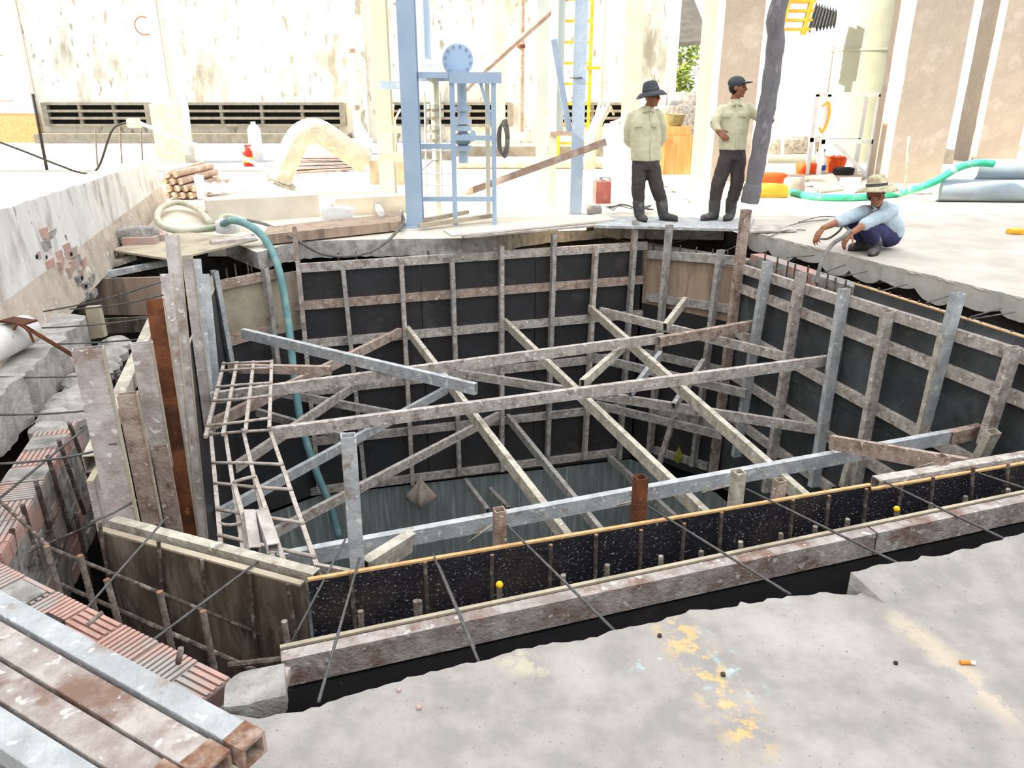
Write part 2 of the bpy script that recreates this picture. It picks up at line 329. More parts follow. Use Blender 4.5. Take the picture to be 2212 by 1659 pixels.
# raised patch of slab at the right, thick at the pit and running out to nothing
c0 = [G(*q, .0) for q in ((1836, 1276), (1915, 1308), (2212, 1400))]
edge = jag([G(1838, 1236, .055), G(1990, 1200, .055), G(2080, 1186, .055), G(2212, 1150, .055), V((4.9, 3.5, .055))], .03, .01)
b = B(); top = [V((x, y, .055)) for x, y in edge]; low = [V((x, y, -.1)) for x, y in edge]
q0, q1 = G(1917, 1308, -.004), V((5.5, 2.3, -.004)); n = len(edge)
foot = [q0+(q1-q0)*(i/(n-1)) for i in range(n)]; ext = G(1838, 1290, .0)
b.v = low+top+foot; b.m = []
for i in range(n-1):
    b.f += [(i, i+1, n+i+1, n+i), (n+i, n+i+1, 2*n+i+1, 2*n+i)]; b.m += [1, 0]
b.f.append((0, n, 2*n)); b.m.append(1)
struct(b.go('ground_slab_patch', ['slab', 'slab_edge']))
# right slab with its row of round cut-outs along the pit edge
r0, r1 = G(1612, 498), V((5.02, 3.7, 0)); rm = G(2212, 644); redge = jag([r0, rm, r1], .05, .012); n = len(redge)
slab('ground_slab_right', redge+[(14, 3.6), (14, 11.2), (2.8, 10.5), (2.8, 10.2)], 0, .02, 'slab_right')
slab('ground_yard_right', [(2.8, 10.5), (14, 11.2), (14, 26), (2.8, 26)], -.002, .02, 'slab_far')
b = B(); rnd = random.Random(3); sc = []; dist = 0; prev = None; ph = .0; wdt = .42
for x, y in redge:
    if prev: dist += math.hypot(x-prev[0], y-prev[1])
    prev = (x, y); k = ((dist/wdt) % 1)*2-1
    sc.append(.13+.13*math.sqrt(max(0, 1-k*k))*(.7+.3*math.sin(int(dist/wdt)*2.3)))
for i, (x, y) in enumerate(redge):
    for f in (0, .25, .5, .75, 1): b.v.append(V((x+.02*f+jit(.003)*(f > 0), y+.01*f+jit(.003)*(f > 0), .0-sc[i]*f-.004)))
    b.v.append(V((x+.5, y+.2, -sc[i]-.05)))
for i in range(n-1):
    for k in range(5): b.f.append((i*6+k, (i+1)*6+k, (i+1)*6+k+1, i*6+k+1))
struct(b.go('ground_slab_right_cut_face', 'core_edge', smooth=2))
# far slab and the sunlit yard
FZ = -.06
fed = jag([G(555, 545, FZ), G(646, 522, FZ), G(871, 516, FZ), G(937, 516, FZ), G(1043, 513, FZ), V((.3, 9.85, FZ)), V((1.2, 10.3, FZ)), V((2.8, 10.2, FZ))], .05, .012)
slab('ground_slab_far', [(-3.4, 9.1)]+fed+[(2.8, 12.6), (-3.4, 12.6)], FZ, .2, 'slab_far', 'slab_edge')
slab('floor', [(-40, 12.55), (2.85, 12.55), (2.85, 25.9), (30, 25.9), (30, 60), (-40, 60)], -.062, .2, 'slab_far')
slab('ground_yard_left', [(-40, 2.2), (-6.6, 2.2), (-4.1, 5.4), (-4.55, 9.1), (-3.38, 9.1), (-3.38, 12.6), (-40, 12.6)], -.064, .2, 'slab_far')
slab('road', [(-40, 17.4), (-2.0, 17.4), (-2.0, 27.3), (-40, 27.3)], -.03, .03, 'asphalt')
# left slab remnant beside the trench
led = jag([V((-4.0, 5.78, 0)), G(185, 681), G(165, 705), G(85, 778), G(40, 818), G(0, 855), V((-2.72, 3.0, 0)), V((-2.45, 2.2, 0))], .05, .02)
slab('ground_slab_left', led+[(-7, 2.2), (-7, 5.78)], 0, .3, 'slab_edge', 'slab_edge')
# pit: banks, floor, lower concrete wall
H = [(-.80, 1.50), (1.92, 2.38), (5.1, 3.6), (5.2, 3.8), (4.35, 6.1), (3.0, 9.4), (2.8, 10.35), (1.2, 10.45), (-.35, 9.55), (-2.2, 9.4), (-3.4, 9.2), (-4.4, 8.7), (-4.1, 5.75), (-3.3, 5.6), (-3.05, 4.4), (-2.85, 3.6), (-2.7, 2.9), (-2.4, 2.25), (-1.2, 1.62)]
b = B(); pts = jag(H+[H[0]], .25, .02)
for x, y in pts:
    for z in (-.13, -.35, -.8, -1.5, -2.6, -5): b.v.append(V((x+jit(.03), y+jit(.03), z)))
for i in range(len(pts)-1):
    for k in range(5): b.f.append((i*6+k, (i+1)*6+k, (i+1)*6+k+1, i*6+k+1))
struct(b.go('pit_bank', 'soil', smooth=True))
struct(B().prism(H, -5.1, -5.0).go('pit_floor', 'pit_conc'))
cor = [QW[0], QW[1], NW[1], XW[1], RW[0], AW[0], FW[0], LW[0]]
b = B(); ring = []
for i, c in enumerate(cor):
    for z in (-3.24, -5.0): b.v.append(V((c[0], c[1], z)))
for i in range(8): j = (i+1) % 8; b.f.append((2*i, 2*j, 2*j+1, 2*i+1))
struct(b.go('pit_wall_lower', 'pit_conc'))
# hollow-brick outer wall around three sides, its broken top course in view
def brick_run(b, a, c, wd, z, courses=3, seed=1, ribs=True):
    R = random.Random(seed); a, c = V(a+(0,)), V(c+(0,)); d = c-a; L = d.length; d.normalize(); n = V((-d.y, d.x, 0)); ang = math.atan2(d.y, d.x)
    for k in range(courses):
        s = -.0 if k % 2 else -.09
        while s < L:
            l = .185; m0, m1 = max(s, 0), min(s+l, L)
            if m1-m0 > .03:
                zz = z-.085*k; cen = a+d*((m0+m1)/2); hh = .078
                b.cur = 0
                if k == 0 and ribs:
                    b.box(cen+V((0, 0, zz-hh/2-.004)), m1-m0, wd, hh-.008, ang)
                    hdr = R.random() < .4
                    if R.random() < .22:
                        b.cur = 1; b.box(cen+V((0, 0, zz-.001+R.uniform(-.004, .008))), (m1-m0)*R.uniform(.7, 1), wd*R.uniform(.7, 1), .014, ang); b.cur = 0
                    nr = 8
                    for r in range(nr):
                        if hdr: b.box(cen+d*((r+.5)/nr-.5)*(m1-m0)+V((0, 0, zz-.002)), (m1-m0)/nr*.62, wd*.98, .006, ang)
                        else: b.box(cen+n*((r+.5)/nr-.5)*wd+V((0, 0, zz-.002)), m1-m0, wd/nr*.62, .006, ang)
                else:
                    b.cur = 1 if R.random() < .6 else 0
                    b.box(cen+V((0, 0, zz-hh/2))+n*R.uniform(-.006, .006), m1-m0+.006, wd, hh+.004, ang)
            s += .195
    b.cur = 1
    mid = (a+c)/2; b.box(mid+V((0, 0, z-.085*courses/2-.012)), L, wd*.94, .085*courses-.01, ang)
BZ = -.22
def offs(W, o): return OFFS(W, -o)
b = B(); 
def run_px(b, u0, v0, u1, v1, z, wd, out, seed):
    p, q = G(u0, v0, z), G(u1, v1, z); n_ = V((-(q-p).y, (q-p).x, 0)).normalized(); n_ = -n_ if n_.dot(MID-p) > 0 else n_
    brick_run(b, (p.x+n_.x*wd/2, p.y+n_.y*wd/2), (q.x+n_.x*wd/2, q.y+n_.y*wd/2), wd, z, 8, seed)
run_px(b, 5, 1196, 235, 790, -.24, .2, 1, 4); struct(b.go('wall_left_brick', ['brick', 'mortar']))
b = B(); q = offs(QW, .58); run_px(b, -90, 1170, 498, 1461, -.18, .2, 1, 9); struct(b.go('wall_corner_brick', ['brick', 'mortar']))
b = B(); r = offs(RW, .2); brick_run(b, (r[0][0], r[0][1]), (r[1][0], r[1][1]), .16, -.17, 6, 5, False); struct(b.go('wall_right_brick', ['brick', 'mortar']))
b = B(); r = offs(AW, .22); brick_run(b, (r[0][0]-.1, r[0][1]+.05), (r[1][0], r[1][1]), .16, -.26, 6, 6, False); struct(b.go('wall_far_corner_brick', ['brick', 'mortar']))
b = B(); r = offs(FW, .3); brick_run(b, r[0], r[1], .18, -.34, 6, 7, False); struct(b.go('wall_far_brick', ['mortar', 'mortar']))
# rough concrete cast over the far half of the left brick wall
def lump(name, c, s, mat, seed, amp=.18, n=18, rz=0, parent=None):
    R = random.Random(seed); b = B().ball((0, 0, 0), 1, n=n); m = Matrix.Rotation(rz, 3, 'Z')
    f = [V((R.uniform(-3, 3), R.uniform(-3, 3), R.uniform(-3, 3))) for _ in range(6)]
    out = []
    for p in b.v:
        k = 1+amp*sum(math.sin(p.dot(q)*1.3+i) for i, q in enumerate(f))/3
        sq = max(abs(p.x), abs(p.y), abs(p.z)); p2 = p*(k*(1+.35*(1-sq))); p2 = V((max(-.8, min(.8, p2.x)), max(-.8, min(.8, p2.y)), max(-.75, min(.75, p2.z)))) * 1.2
        out.append(V(c)+m @ V((p2.x*s[0], p2.y*s[1], p2.z*s[2])))
    b.v = out
    return b.go(name, mat, parent=parent, smooth=2)
ld = (V(LW[0]+(0,))-V(LW[1]+(0,))).normalized(); lo = V(offs(LW, .5)[1]+(0,)); ang = math.atan2(ld.y, ld.x)
b = B()
for k in range(26):
    s = 1.15+k*.065; b.ball(lo+ld*s+V((jit(.04), jit(.04), BZ-.05+jit(.02))), 1, (.12+jit(.03), .11+jit(.03), .075+jit(.02)), 10)
struct(b.go('wall_left_concrete_cap', 'slab_edge'))
# parapet at the left: peeling limewash over hollow bricks
p0, p1 = G(0, 765), G(318, 462); pd = (p1-p0).normalized(); p0 = p0-pd*3.2; pe = p1+pd*1.5; PWL = ((p0.x, p0.y), (p1.x, p1.y)); pn = V((-pd.y, pd.x, 0))
h0, h1 = VP(0, 447, PWL).z, VP(262, 378, PWL).z
b = B(); n = 60; L = (pe-p0).length
for i in range(n+1):
    p = p0+pd*(L*i/n); hh = h0+(h1-h0)*max(0, (L*i/n-3.2)/(L-4.7))
    b.v += [p+V((0, 0, -.1))-pn*.10, p+V((0, 0, .35*hh))-pn*.03, p+V((0, 0, hh+jit(.008))), p+pn*.32+V((0, 0, hh+jit(.008))), p+pn*.32+V((0, 0, -.1))]
for i in range(n):
    for k in range(4): b.f.append((5*i+k, 5*i+5+k, 5*i+6+k, 5*i+1+k)); b.m.append(1 if k == 0 else 0)
b.f += [(0, 1, 2, 3, 4), tuple(5*n+k for k in (4, 3, 2, 1, 0))]; b.m += [0, 0]
par = struct(b.go('wall_left', ['parapet', 'skirt']))
# the broken hole in its face: exposed hollow bricks (part of the wall)
b = B(); R = random.Random(5); sg = -1 if pn.x < 0 else 1; fa = math.atan2(pd.y, pd.x)
rows = [(505, 72, 96), (520, 62, 140), (536, 60, 150), (552, 62, 160), (568, 88, 164), (584, 112, 172), (600, 140, 172), (618, 150, 178), (640, 150, 180)]
for v, u0, u1 in rows:
    u = u0
    while u < u1:
        du = R.uniform(14, 28); p = VP(u+du/2, v+R.uniform(-4, 4), PWL, 0); c = p-pn*(max(0, .10-.07*max(0, p.z+.1)/(.35*h0+.1))-.05+R.uniform(-.004, .022))
        low = v > 590; b.cur = 2 if (low and R.random() < .75) or R.random() < .18 else 0
        b.box(c, du*.0105*R.uniform(.8, 1.2), .1, .062*R.uniform(.8, 1.3), fa+R.uniform(-.2, .2))
        if R.random() < .45: b.cur = 1; b.box(c-pn*.045, .04, .03, .028, fa)
        u += du
hb = b.go('broken_brick_patch', ['brick', 'hole', 'mortar'], parent=par); hb['label'] = 'hole of broken red hollow bricks'
# back wall: stained plaster with concrete louvre bands and pilasters
WY = 27.4
wl = lambda u, v: Y(u, v, WY)
xl, xr = wl(-250, 300).x, wl(1452, 300).x
struct(B().box(((xl+xr)/2, WY+.2, 3.9), xr-xl, .4, 8).go('wall_back', 'plaster'))
zt, zb = wl(400, 222).z, wl(400, 272).z
def louver(u0, u1, nm):
    x0, x1 = wl(u0, 240).x, wl(u1, 240).x; b = B(); hh = (zt-zb)
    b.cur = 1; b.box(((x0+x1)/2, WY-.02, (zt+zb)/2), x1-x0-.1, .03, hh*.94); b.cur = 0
    for k in range(4): b.box(((x0+x1)/2, WY-.12, zb+hh*(k+.12)/3.25), x1-x0, .22, hh*.115)
    for x in (x0, x1): b.box((x, WY-.12, (zt+zb)/2), .18, .24, hh)
    nn = max(2, int((x1-x0)/1.1))
    for k in range(1, nn): b.box((x0+(x1-x0)*k/nn, WY-.1, (zt+zb)/2), .1, .2, hh)
    struct(b.go(nm, ['louver', 'hole']))
louver(105, 325, 'window_1'); louver(395, 742, 'window_2'); louver(835, 1102, 'window_3'); louver(1205, 1352, 'window_4')
for i, (u0, u1) in enumerate(((762, 795), (1345, 1362))):
    x0, x1 = wl(u0, 200).x, wl(u1, 200).x; struct(B().box(((x0+x1)/2, WY-.15, 3.5), x1-x0, .3, 7.2).go('trim_%d' % (i+1), 'plaster'))
xa = wl(100, 300).x
struct(B().box(((xa+wl(760, 300).x)/2, WY-.35, .12), wl(760, 300).x-xa, .7, .3).go('baseboard_back', 'louver'))
# buildings outside the view that shade the pit from the low left-hand sun, and the deck above the right columns
struct(B().box((-12, -3.27, 8.5), 4, 25.4, 17).go('neighbour_building', 'plaster'))
struct(B().bar((3.2, 10.9, 6.35), (7.5, 15, 6.35), .3, .4, hollow=False).go('overhead_beam', 'col_conc'))
# ------------------------------------------------------------------ formwork: panels, rails, studs, posts, braces
def panel(W, quad, off, th, mat, label, group, edge='ply_edge', edge_top=True, name='plywood_sheet', elabel='raw yellowish plywood edge'):
    """sheet of plywood on wall W; quad = its four corners (3D, on the wall plane), tl tr br bl"""
    n = inward(W); q = [V(p)+n*off for p in quad]; back = [p-n*th for p in q]; b = B()
    b.add(q+back, [(0, 1, 2, 3), (7, 6, 5, 4), (1, 0, 4, 5), (2, 1, 5, 6), (3, 2, 6, 7), (0, 3, 7, 4)])
    o = tag(b.go(name, mat, origin=q[3]), label, 'formwork panel', group)
    if edge_top:
        e = B().bar(q[0]-n*th*.5+V((0, 0, .003)), q[1]-n*th*.5+V((0, 0, .003)), th*1.02, .010, hollow=False).go('edge', edge, parent=o); e['label'] = elabel
    return o
def wallquad(W, s0, s1, z0, z1, off=0):
    p, q = V(W[0]+(0,)), V(W[1]+(0,)); d = q-p
    a, c = p+d*s0, p+d*s1
    return [V((a.x, a.y, z1)), V((c.x, c.y, z1)), V((c.x, c.y, z0)), V((a.x, a.y, z0))]
PLACE3 = ['left', 'middle', 'right']
# far wall: three columns of black sheets in two courses
for r, (z0, z1, nm) in enumerate(((-1.62, -.31, 'upper'), (-3.22, -1.63, 'lower'))):
    for c in range(3):
        panel(FW, wallquad(FW, c/3+.001, (c+1)/3-.001, z0, z1), 0, .018, 'film', 'black formwork sheet, %s one of the %s course on the far wall' % (PLACE3[c], nm), 'black sheets of the far formwork wall', edge_top=False)
# far right chamfer: tan sheet above, black below
zt_, zb_ = VP(1395, 545, AW).z, VP(1392, 655, AW).z
panel(AW, wallquad(AW, .02, .97, zb_, zt_), 0, .018, 'ply_tan', 'bare tan plywood sheet in the far right chamfered corner', 'sheets of the far right corner', edge_top=False)
panel(AW, wallquad(AW, .02, .97, -3.1, zb_-.005), 0, .018, 'film', 'black sheet below the tan plywood in the far right corner', 'sheets of the far right corner', edge_top=False)
# far left chamfer
zt_, zb_ = VP(600, 592, CW).z, VP(600, 722, CW).z
panel(CW, wallquad(CW, .0, 1.0, zb_, zt_), 0, .018, 'ply_pale', 'pale dusty plywood sheet in the far left corner behind the teal hose', 'sheets of the far left corner', edge_top=False)
panel(CW, wallquad(CW, .0, 1.0, -3.2, zb_-.005), 0, .018, 'film', 'black sheet below the pale plywood in the far left corner', 'sheets of the far left corner', edge_top=False)
# right wall: dusty black sheets, the nearer ones standing higher with a raw edge
Lr = math.hypot(RW[1][0]-RW[0][0], RW[1][1]-RW[0][1])
def rs(u, v): p = VP(u, v, RW); return math.hypot(p.x-RW[0][0], p.y-RW[0][1])/Lr
sA = rs(1842, 640)
panel(RW, wallquad(RW, .005, sA-.002, -1.3, -.30), 0, .018, 'film_r', 'dusty black sheet at the far end of the right wall, upper course', 'black sheets of the right formwork wall', edge_top=False)
panel(RW, wallquad(RW, .005, sA-.002, -3.1, -1.305), 0, .018, 'film_r', 'dusty black sheet at the far end of the right wall, lower course', 'black sheets of the right formwork wall', edge_top=False)
zr = VP(1842, 613, RW).z
sB = rs(2062, 678)
panel(RW, wallquad(RW, sA, sB-.001, -1.3, zr), 0, .018, 'film_r', 'taller black sheet with raw yellow top edge midway along right wall', 'black sheets of the right formwork wall')
panel(RW, wallquad(RW, sB, 1.0, -1.3, zr), 0, .018, 'film_r', 'taller black sheet with raw yellow top edge at the near end of right wall', 'black sheets of the right formwork wall')
panel(RW, wallquad(RW, sA, .99, -3.1, -1.305), 0, .018, 'film_r', 'dusty black sheet at the near end of the right wall, lower course', 'black sheets of the right formwork wall', edge_top=False)
# hidden wall on the left, behind the standing planks
panel(LW, wallquad(LW, .0, .86, -3.1, -.36), 0, .018, 'film', 'black sheet behind the upright planks of the left wall', 'sheets of the left wall', edge='ply_pale')
panel(LW, wallquad(LW, .865, .985, -3.1, -.12), -.02, .03, 'plank', 'grey board with pale edge below the open tube end at left', 'sheets of the left wall', edge='ply_pale', elabel='pale board edge')
# near left corner: dark stained sheet with a pale batten on top
def nz(u, v, W): return VP(u, v, W).z
qz = .5*(nz(225, 1137, QW)+nz(655, 1262, QW))
panel(QW, wallquad(QW, .0, .985, -2.6, qz), 0, .03, 'ply_brown', 'dark brown stained sheet in the near left corner with pale top edge', 'near formwork sheets', edge='ply_pale', elabel='pale timber edge')
nq = inward(QW)
a_, b_ = V(QW[0]+(qz-.03,))+nq*.06, V(QW[1]+(qz-.03,))+nq*.06
beam('formwork_rail', a_, b_, .05, .1, 'tube_cream', 'dusty steel rail along the top of the brown near left sheet', 'rail', 'steel rails of the formwork', hollow=True)
# near wall inner sheets with raw edge
s1 = (VP(1878, 1048, NW)-V(NW[0]+(-.3,))).length/(V(NW[1]+(0,))-V(NW[0]+(0,))).length
z1 = .5*(nz(670, 1250, NW)+nz(1870, 1047, NW)); z2 = nz(2000, 1035, NW)
panel(NW, wallquad(NW, .0, s1-.001, -2.6, z1), 0, .018, 'film_wet', 'long black near sheet splashed with cement, its raw orange edge uppermost', 'near formwork sheets', elabel='raw orange plywood edge')
panel(NW, wallquad(NW, s1+.001, 1.0, -2.6, z2), 0, .018, 'film_wet', 'lower black near sheet at the right end of the near wall', 'near formwork sheets', elabel='raw orange plywood edge')
nn_ = inward(NW)
a_, b_ = VP(1890, 1046, NW, .055), VP(2212, 992, NW, .055); d_ = (b_-a_); a_.z = b_.z = z2-.03
beam('formwork_rail', a_, b_+d_*.3, .06, .1, 'tube', 'cement-caked rail behind the top of the lower right near sheet', 'rail', 'steel rails of the formwork')
# near outer sheet and the long cement-grey rail in front of it
oz = nz(1200, 1300, OW)
panel(OW, wallquad(OW, .0, 1.0, -2.5, -.28), .055, .018, 'film_wet', 'black outer sheet behind the long near rail, its raw edge showing along the top', 'near formwork sheets', elabel='pale plywood edge', edge='ply_pale')
no_ = inward(OW)
OA, OB = V(OW[0]+(-.335,)), V(OW[1]+(-.335,)); od = (OB-OA).normalized(); OM = OA+od*2.02
beam('formwork_rail', OA-od*.0, OM+od*.55, .055, .115, 'stack', 'long cement-grey rail lying along the near edge of the pit', 'rail', 'steel rails of the formwork')
beam('formwork_rail', OM+od*.56, OB, .055, .115, 'stack', 'cement-grey rail continuing the near rail out of view to the right', 'rail', 'steel rails of the formwork')
# outer formwork sheet hanging below the near rail
panel(OW, wallquad(OW, -.02, .99, -2.5, -.42), -.0, .018, 'film', 'black sheet below the long near rail down in the gap', 'near formwork sheets', edge_top=False)

# ---- rails (walers) on the far wall
def wp(W, u, v, off): return VP(u, v, W, off)
def rail(W, a, c, off, label, mat='tube', h=.1, ext=(0, 0)):
    p, q = wp(W, *a, off), wp(W, *c, off); d = (q-p).normalized()
    return beam('formwork_rail', p-d*ext[0], q+d*ext[1], .05, h, mat, label, 'rail', 'steel rails of the formwork')
for i, (a, c, m) in enumerate((((648, 579), (1397, 530), 'tube'), ((628, 662), (1388, 604), 'tube_brown'), ((630, 746), (1387, 678), 'tube'), ((640, 849), (1330, 771), 'tube'), ((650, 957), (1340, 880), 'tube'), ((650, 1064), (1335, 976), 'tube'))):
    rail(FW, a, c, .026, '%s steel rail from the top across the far black wall' % ORD[i], m)
for i, (a, c) in enumerate((((1400, 549), (1598, 563)), ((1397, 641), (1586, 668)), ((1392, 762), (1560, 800)), ((1404, 882), (1552, 918)), ((1414, 972), (1530, 1008)))):
    rail(AW, a, c, .026, '%s steel rail from the top in the far right chamfered corner' % ORD[i], 'tube_dark')
for i, (a, c) in enumerate((((470, 617), (603, 590)), ((480, 742), (600, 708)))):
    rail(CW, a, c, .026, 'steel rail along the %s of the pale plywood in the far left corner' % ('top', 'bottom')[i], 'tube_brown')
for i, (a, c, l) in enumerate((((1602, 580), (1832, 654), 'top rail at the far end of the right wall'), ((1836, 650), (2260, 786), 'top rail below the raw plywood edge of the right wall'),
                               ((1600, 622), (2260, 885), 'second rail from the top along the right wall'), ((1592, 718), (2212, 1058), 'third rail from the top along the right wall'),
                               ((1585, 812), (1975, 1060), 'fourth rail from the top along the right wall'), ((1570, 895), (1800, 1060), 'fifth rail from the top along the right wall'))):
    rail(RW, a, c, .026, 'cement-caked steel '+l, 'tube')
# ---- studs
def stud(W, a, c, off, label, mat='tube', wd=.05, h=.1, name='formwork_stud', cat='stud', group='upright steel studs of the formwork'):
    p, q = wp(W, *c, off), wp(W, *a, off)
    return beam(name, p, q, wd, h, mat, label, cat, group, up=inward(W))
OF = .105
for i, (a, c) in enumerate((((643, 562), (690, 1062)), ((741, 583), (788, 1040)), ((866, 558), (891, 1045)), ((976, 556), (992, 1024)), ((1083, 530), (1084, 1016)), ((1197, 505), (1182, 1003)), ((1287, 533), (1262, 990)), ((1373, 478), (1337, 990)))):
    stud(FW, a, c, OF, '%s upright stud from the left on the far black wall' % ORD[i], ('tube', 'tube_dark')[i % 2])
beam('steel_post', wp(FW, 641, 566, OF), wp(FW, 636, 490, OF), .05, .05, 'tube_brown', 'short post standing on the first far stud above the far wall', 'post', up=inward(FW))
for i, (a, c) in enumerate((((1446, 486), (1403, 978)), ((1557, 540), (1497, 1006)))):
    stud(AW, a, c, OF, '%s upright stud from the left over the tan plywood' % ORD[i], 'tube_dark')
stud(RW, (1612, 453), (1540, 1020), OF-.03, 'tallest upright post in the far right corner, reaching above the planks', 'tube_brown', wd=.07)
for i, (a, c) in enumerate((((1659, 565), (1590, 985)), ((1731, 588), (1655, 1062)), ((1824, 624), (1757, 1050)), ((1918, 672), (1848, 1050)), ((2070, 634), (1978, 985)), ((2192, 750), (2125, 960)))):
    stud(RW, a, c, OF, '%s upright stud from the far end of the right wall' % ORD[i], ('tube_blue', 'tube')[i % 2], wd=.06)
stud(RW, (2040, 720), (1975, 1000), OF+.02, 'pale stud doubled beside the fifth upright of the right wall', 'tube_cream', wd=.04)
stud(RW, (2146, 932), (2108, 1005), OF+.12, 'pale stud slanting down below the last upright of the right wall', 'tube_cream', wd=.06)
for i, (a, c, m) in enumerate((((450, 596), (478, 800), 'tube_cream'), ((463, 585), (500, 790), 'tube_blue'), ((572, 578), (600, 800), 'tube_dark'))):
    stud(CW, a, c, OF, '%s upright stud from the left in the far left corner' % ORD[i], m)
# ---- upright planks standing along the left wall
PL = [((445, 592), (470, 850), 'tube_blue', .06, 'narrow blue-grey steel plank, last of the row by the far left corner'),
      ((425, 560), (452, 850), 'tube_blue', .07, 'blue-grey steel plank beside the two tallest planks at left'),
      ((404, 552), (455, 940), 'plank', .085, 'pitted steel plank just right of the tallest plank at left'),
      ((372, 510), (437, 1185), 'plank', .095, 'tallest steel plank of the left row, cement-stained'),
      ((361, 592), (418, 1185), 'plank', .09, 'steel plank between the tallest and the rust-topped plank'),
      ((335, 648), (415, 1185), 'tube_rust', .105, 'rusty brown steel plank in the left row'),
      ((306, 740), (352, 1010), 'plank', .115, 'broad pale steel plank left of the rusty plank'),
      ((345, 965), (385, 1185), 'tube_brown', .09, 'short rust-stained plank in front of the rusty plank'),
      ((275, 850), (330, 1130), 'tube_brown', .10, 'short brown plank right of the nearest broad plank'),
      ((190, 752), (272, 1140), 'plank', .125, 'nearest broad steel plank of the left row, wired to the ground')]
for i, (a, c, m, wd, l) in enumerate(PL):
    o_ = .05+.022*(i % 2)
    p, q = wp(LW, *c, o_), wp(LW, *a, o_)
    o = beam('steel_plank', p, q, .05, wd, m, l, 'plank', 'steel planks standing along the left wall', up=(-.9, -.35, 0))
    if i in (2, 3, 4, 5, 6, 8, 9):  # thin pale strip added along one arris of these planks
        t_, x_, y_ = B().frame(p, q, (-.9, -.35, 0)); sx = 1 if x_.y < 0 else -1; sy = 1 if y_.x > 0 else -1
        e_ = B().bar(p+x_*sx*.0255+y_*sy*(wd/2-.003)-t_*.0, q+x_*sx*.0255+y_*sy*(wd/2-.003), .008, .010, up=(-.9, -.35, 0), hollow=False).go('edge', 'ply_pale', parent=o); e_['label'] = 'pale edge strip'
beam('steel_tube', wp(LW, 198, 1002, -.06), wp(LW, 333, 700, -.06), .07, .09, 'tube_cream', 'square tube with open end lying outside the left planks', 'tube')
# ---- long horizontal braces
zB = VP(1640, 700, RW).z
def level(name, a, c, z, mat, label, wd=.05, h=.1, group='long steel beams bracing the pit', z2=None, up=(0, 0, 1), cat='steel beam'):
    return beam(name, G(*a, z), G(*c, z if z2 is None else z2), wd, h, mat, label, cat, group, up)
level('brace_beam', (455, 860), (1432, 730), zB, 'tube', 'long beam across the pit, farthest of the three cross beams')
level('brace_beam', (1422, 738), (1638, 700), zB+.0, 'tube_brown', 'short brown beam lengthening the farthest cross beam to the right wall', wd=.062, h=.105)
zB2 = VP(1790, 775, RW).z
level('brace_beam', (583, 937), (1790, 778), zB2, 'tube', 'long beam across the pit, middle of the three cross beams')
zB3 = VP(2120, 930, RW).z
level('brace_beam', (600, 1212), (2065, 940), zB3, 'tube_blue', 'long grey beam across the pit nearest the near sheet')
level('brace_beam', (2050, 945), (2116, 930), zB3, 'tube_brown', 'short dark piece spliced to the right end of the nearest cross beam', wd=.062, h=.105)
def to_near(a, c, z, mat, label):
    p, q = G(*a, z), G(*c, z); d_ = (q-p).normalized(); n_ = inward(NW); o = V(NW[0]+(0,))+n_*.03; s = n_.dot(o-p)/n_.dot(d_); e_ = p+d_*s
    return beam('brace_beam', p, V((e_.x, e_.y, z)), .05, .1, mat, label, 'steel beam', 'long steel beams bracing the pit')
for a, c, l in (((880, 712), (1216, 1152), 'left'), ((1090, 696), (1512, 1104), 'middle'), ((1274, 666), (1738, 1078), 'right')):
    z = VP(a[0], a[1], FW, .1).z
    to_near(a, c, z, 'tube_cream', 'pale beam running from the far wall to the near wall, %s of three' % l)
for a, c, l in (((1097, 902), (1292, 1142), 'lower beam running towards the near wall between the left and middle pale beams'),
                ((1005, 1040), (1054, 1106), 'short lower beam behind the nearest cross beam by the hanging sack'),
                ((1058, 1060), (1100, 1102), 'dark lower beam right of the short lower beam by the sack'),
                ((1316, 988), (1430, 1094), 'low beam under the middle pale beam, running to the near wall')):
    z = VP(a[0], a[1], FW, .1).z
    (level('brace_beam', a, c, z, 'tube_dark', l) if 'short' in l or 'dark' in l else to_near(a, c, z, 'tube_dark', l))
# ---- diagonal braces
def diag(a, Wa, oa, c, zc, mat, label, name='diagonal_brace', wd=.05, h=.1):
    p = wp(Wa, *a, oa); q = G(*c, p.z if zc is None else zc)
    return beam(name, p, q, wd, h, mat, label, 'brace', 'diagonal steel braces in the pit')
diag((1297, 672), FW, .16, (1700, 772), None, 'tube', 'upper diagonal brace from the far wall to the right wall')
diag((1283, 772), FW, .16, (1612, 850), None, 'tube_dark', 'dark diagonal brace across the far right corner below the upper one')
diag((965, 803), FW, .16, (1758, 926), None, 'tube', 'long diagonal brace under the middle cross beam towards the right wall')
diag((1287, 874), FW, .16, (1560, 940), None, 'tube_dark', 'low dark diagonal brace across the far right corner')
diag((864, 717), FW, .16, (455, 918), None, 'tube_brown', 'brown diagonal brace from the third far stud to the left wall')
diag((964, 842), FW, .16, (470, 1112), None, 'tube_blue', 'long blue-grey diagonal brace from the far wall down to the left')
diag((1077, 897), FW, .16, (590, 1152), None, 'tube', 'lowest long diagonal brace, passing left behind the rusty channel post')
diag((760, 838), FW, .16, (505, 1012), None, 'tube', 'short diagonal brace behind the teal hose')
beam('diagonal_brace', wp(CW, 560, 840, .1), G(852, 895, -2.0), .05, .09, 'tube_dark', 'dark diagonal brace behind the middle cross beam at left', 'brace', 'diagonal steel braces in the pit')
beam('diagonal_brace', wp(CW, 555, 890, .1), G(780, 955, -2.0), .05, .09, 'tube_dark', 'dark stub brace ending beside the rusty channel post', 'brace', 'diagonal steel braces in the pit')
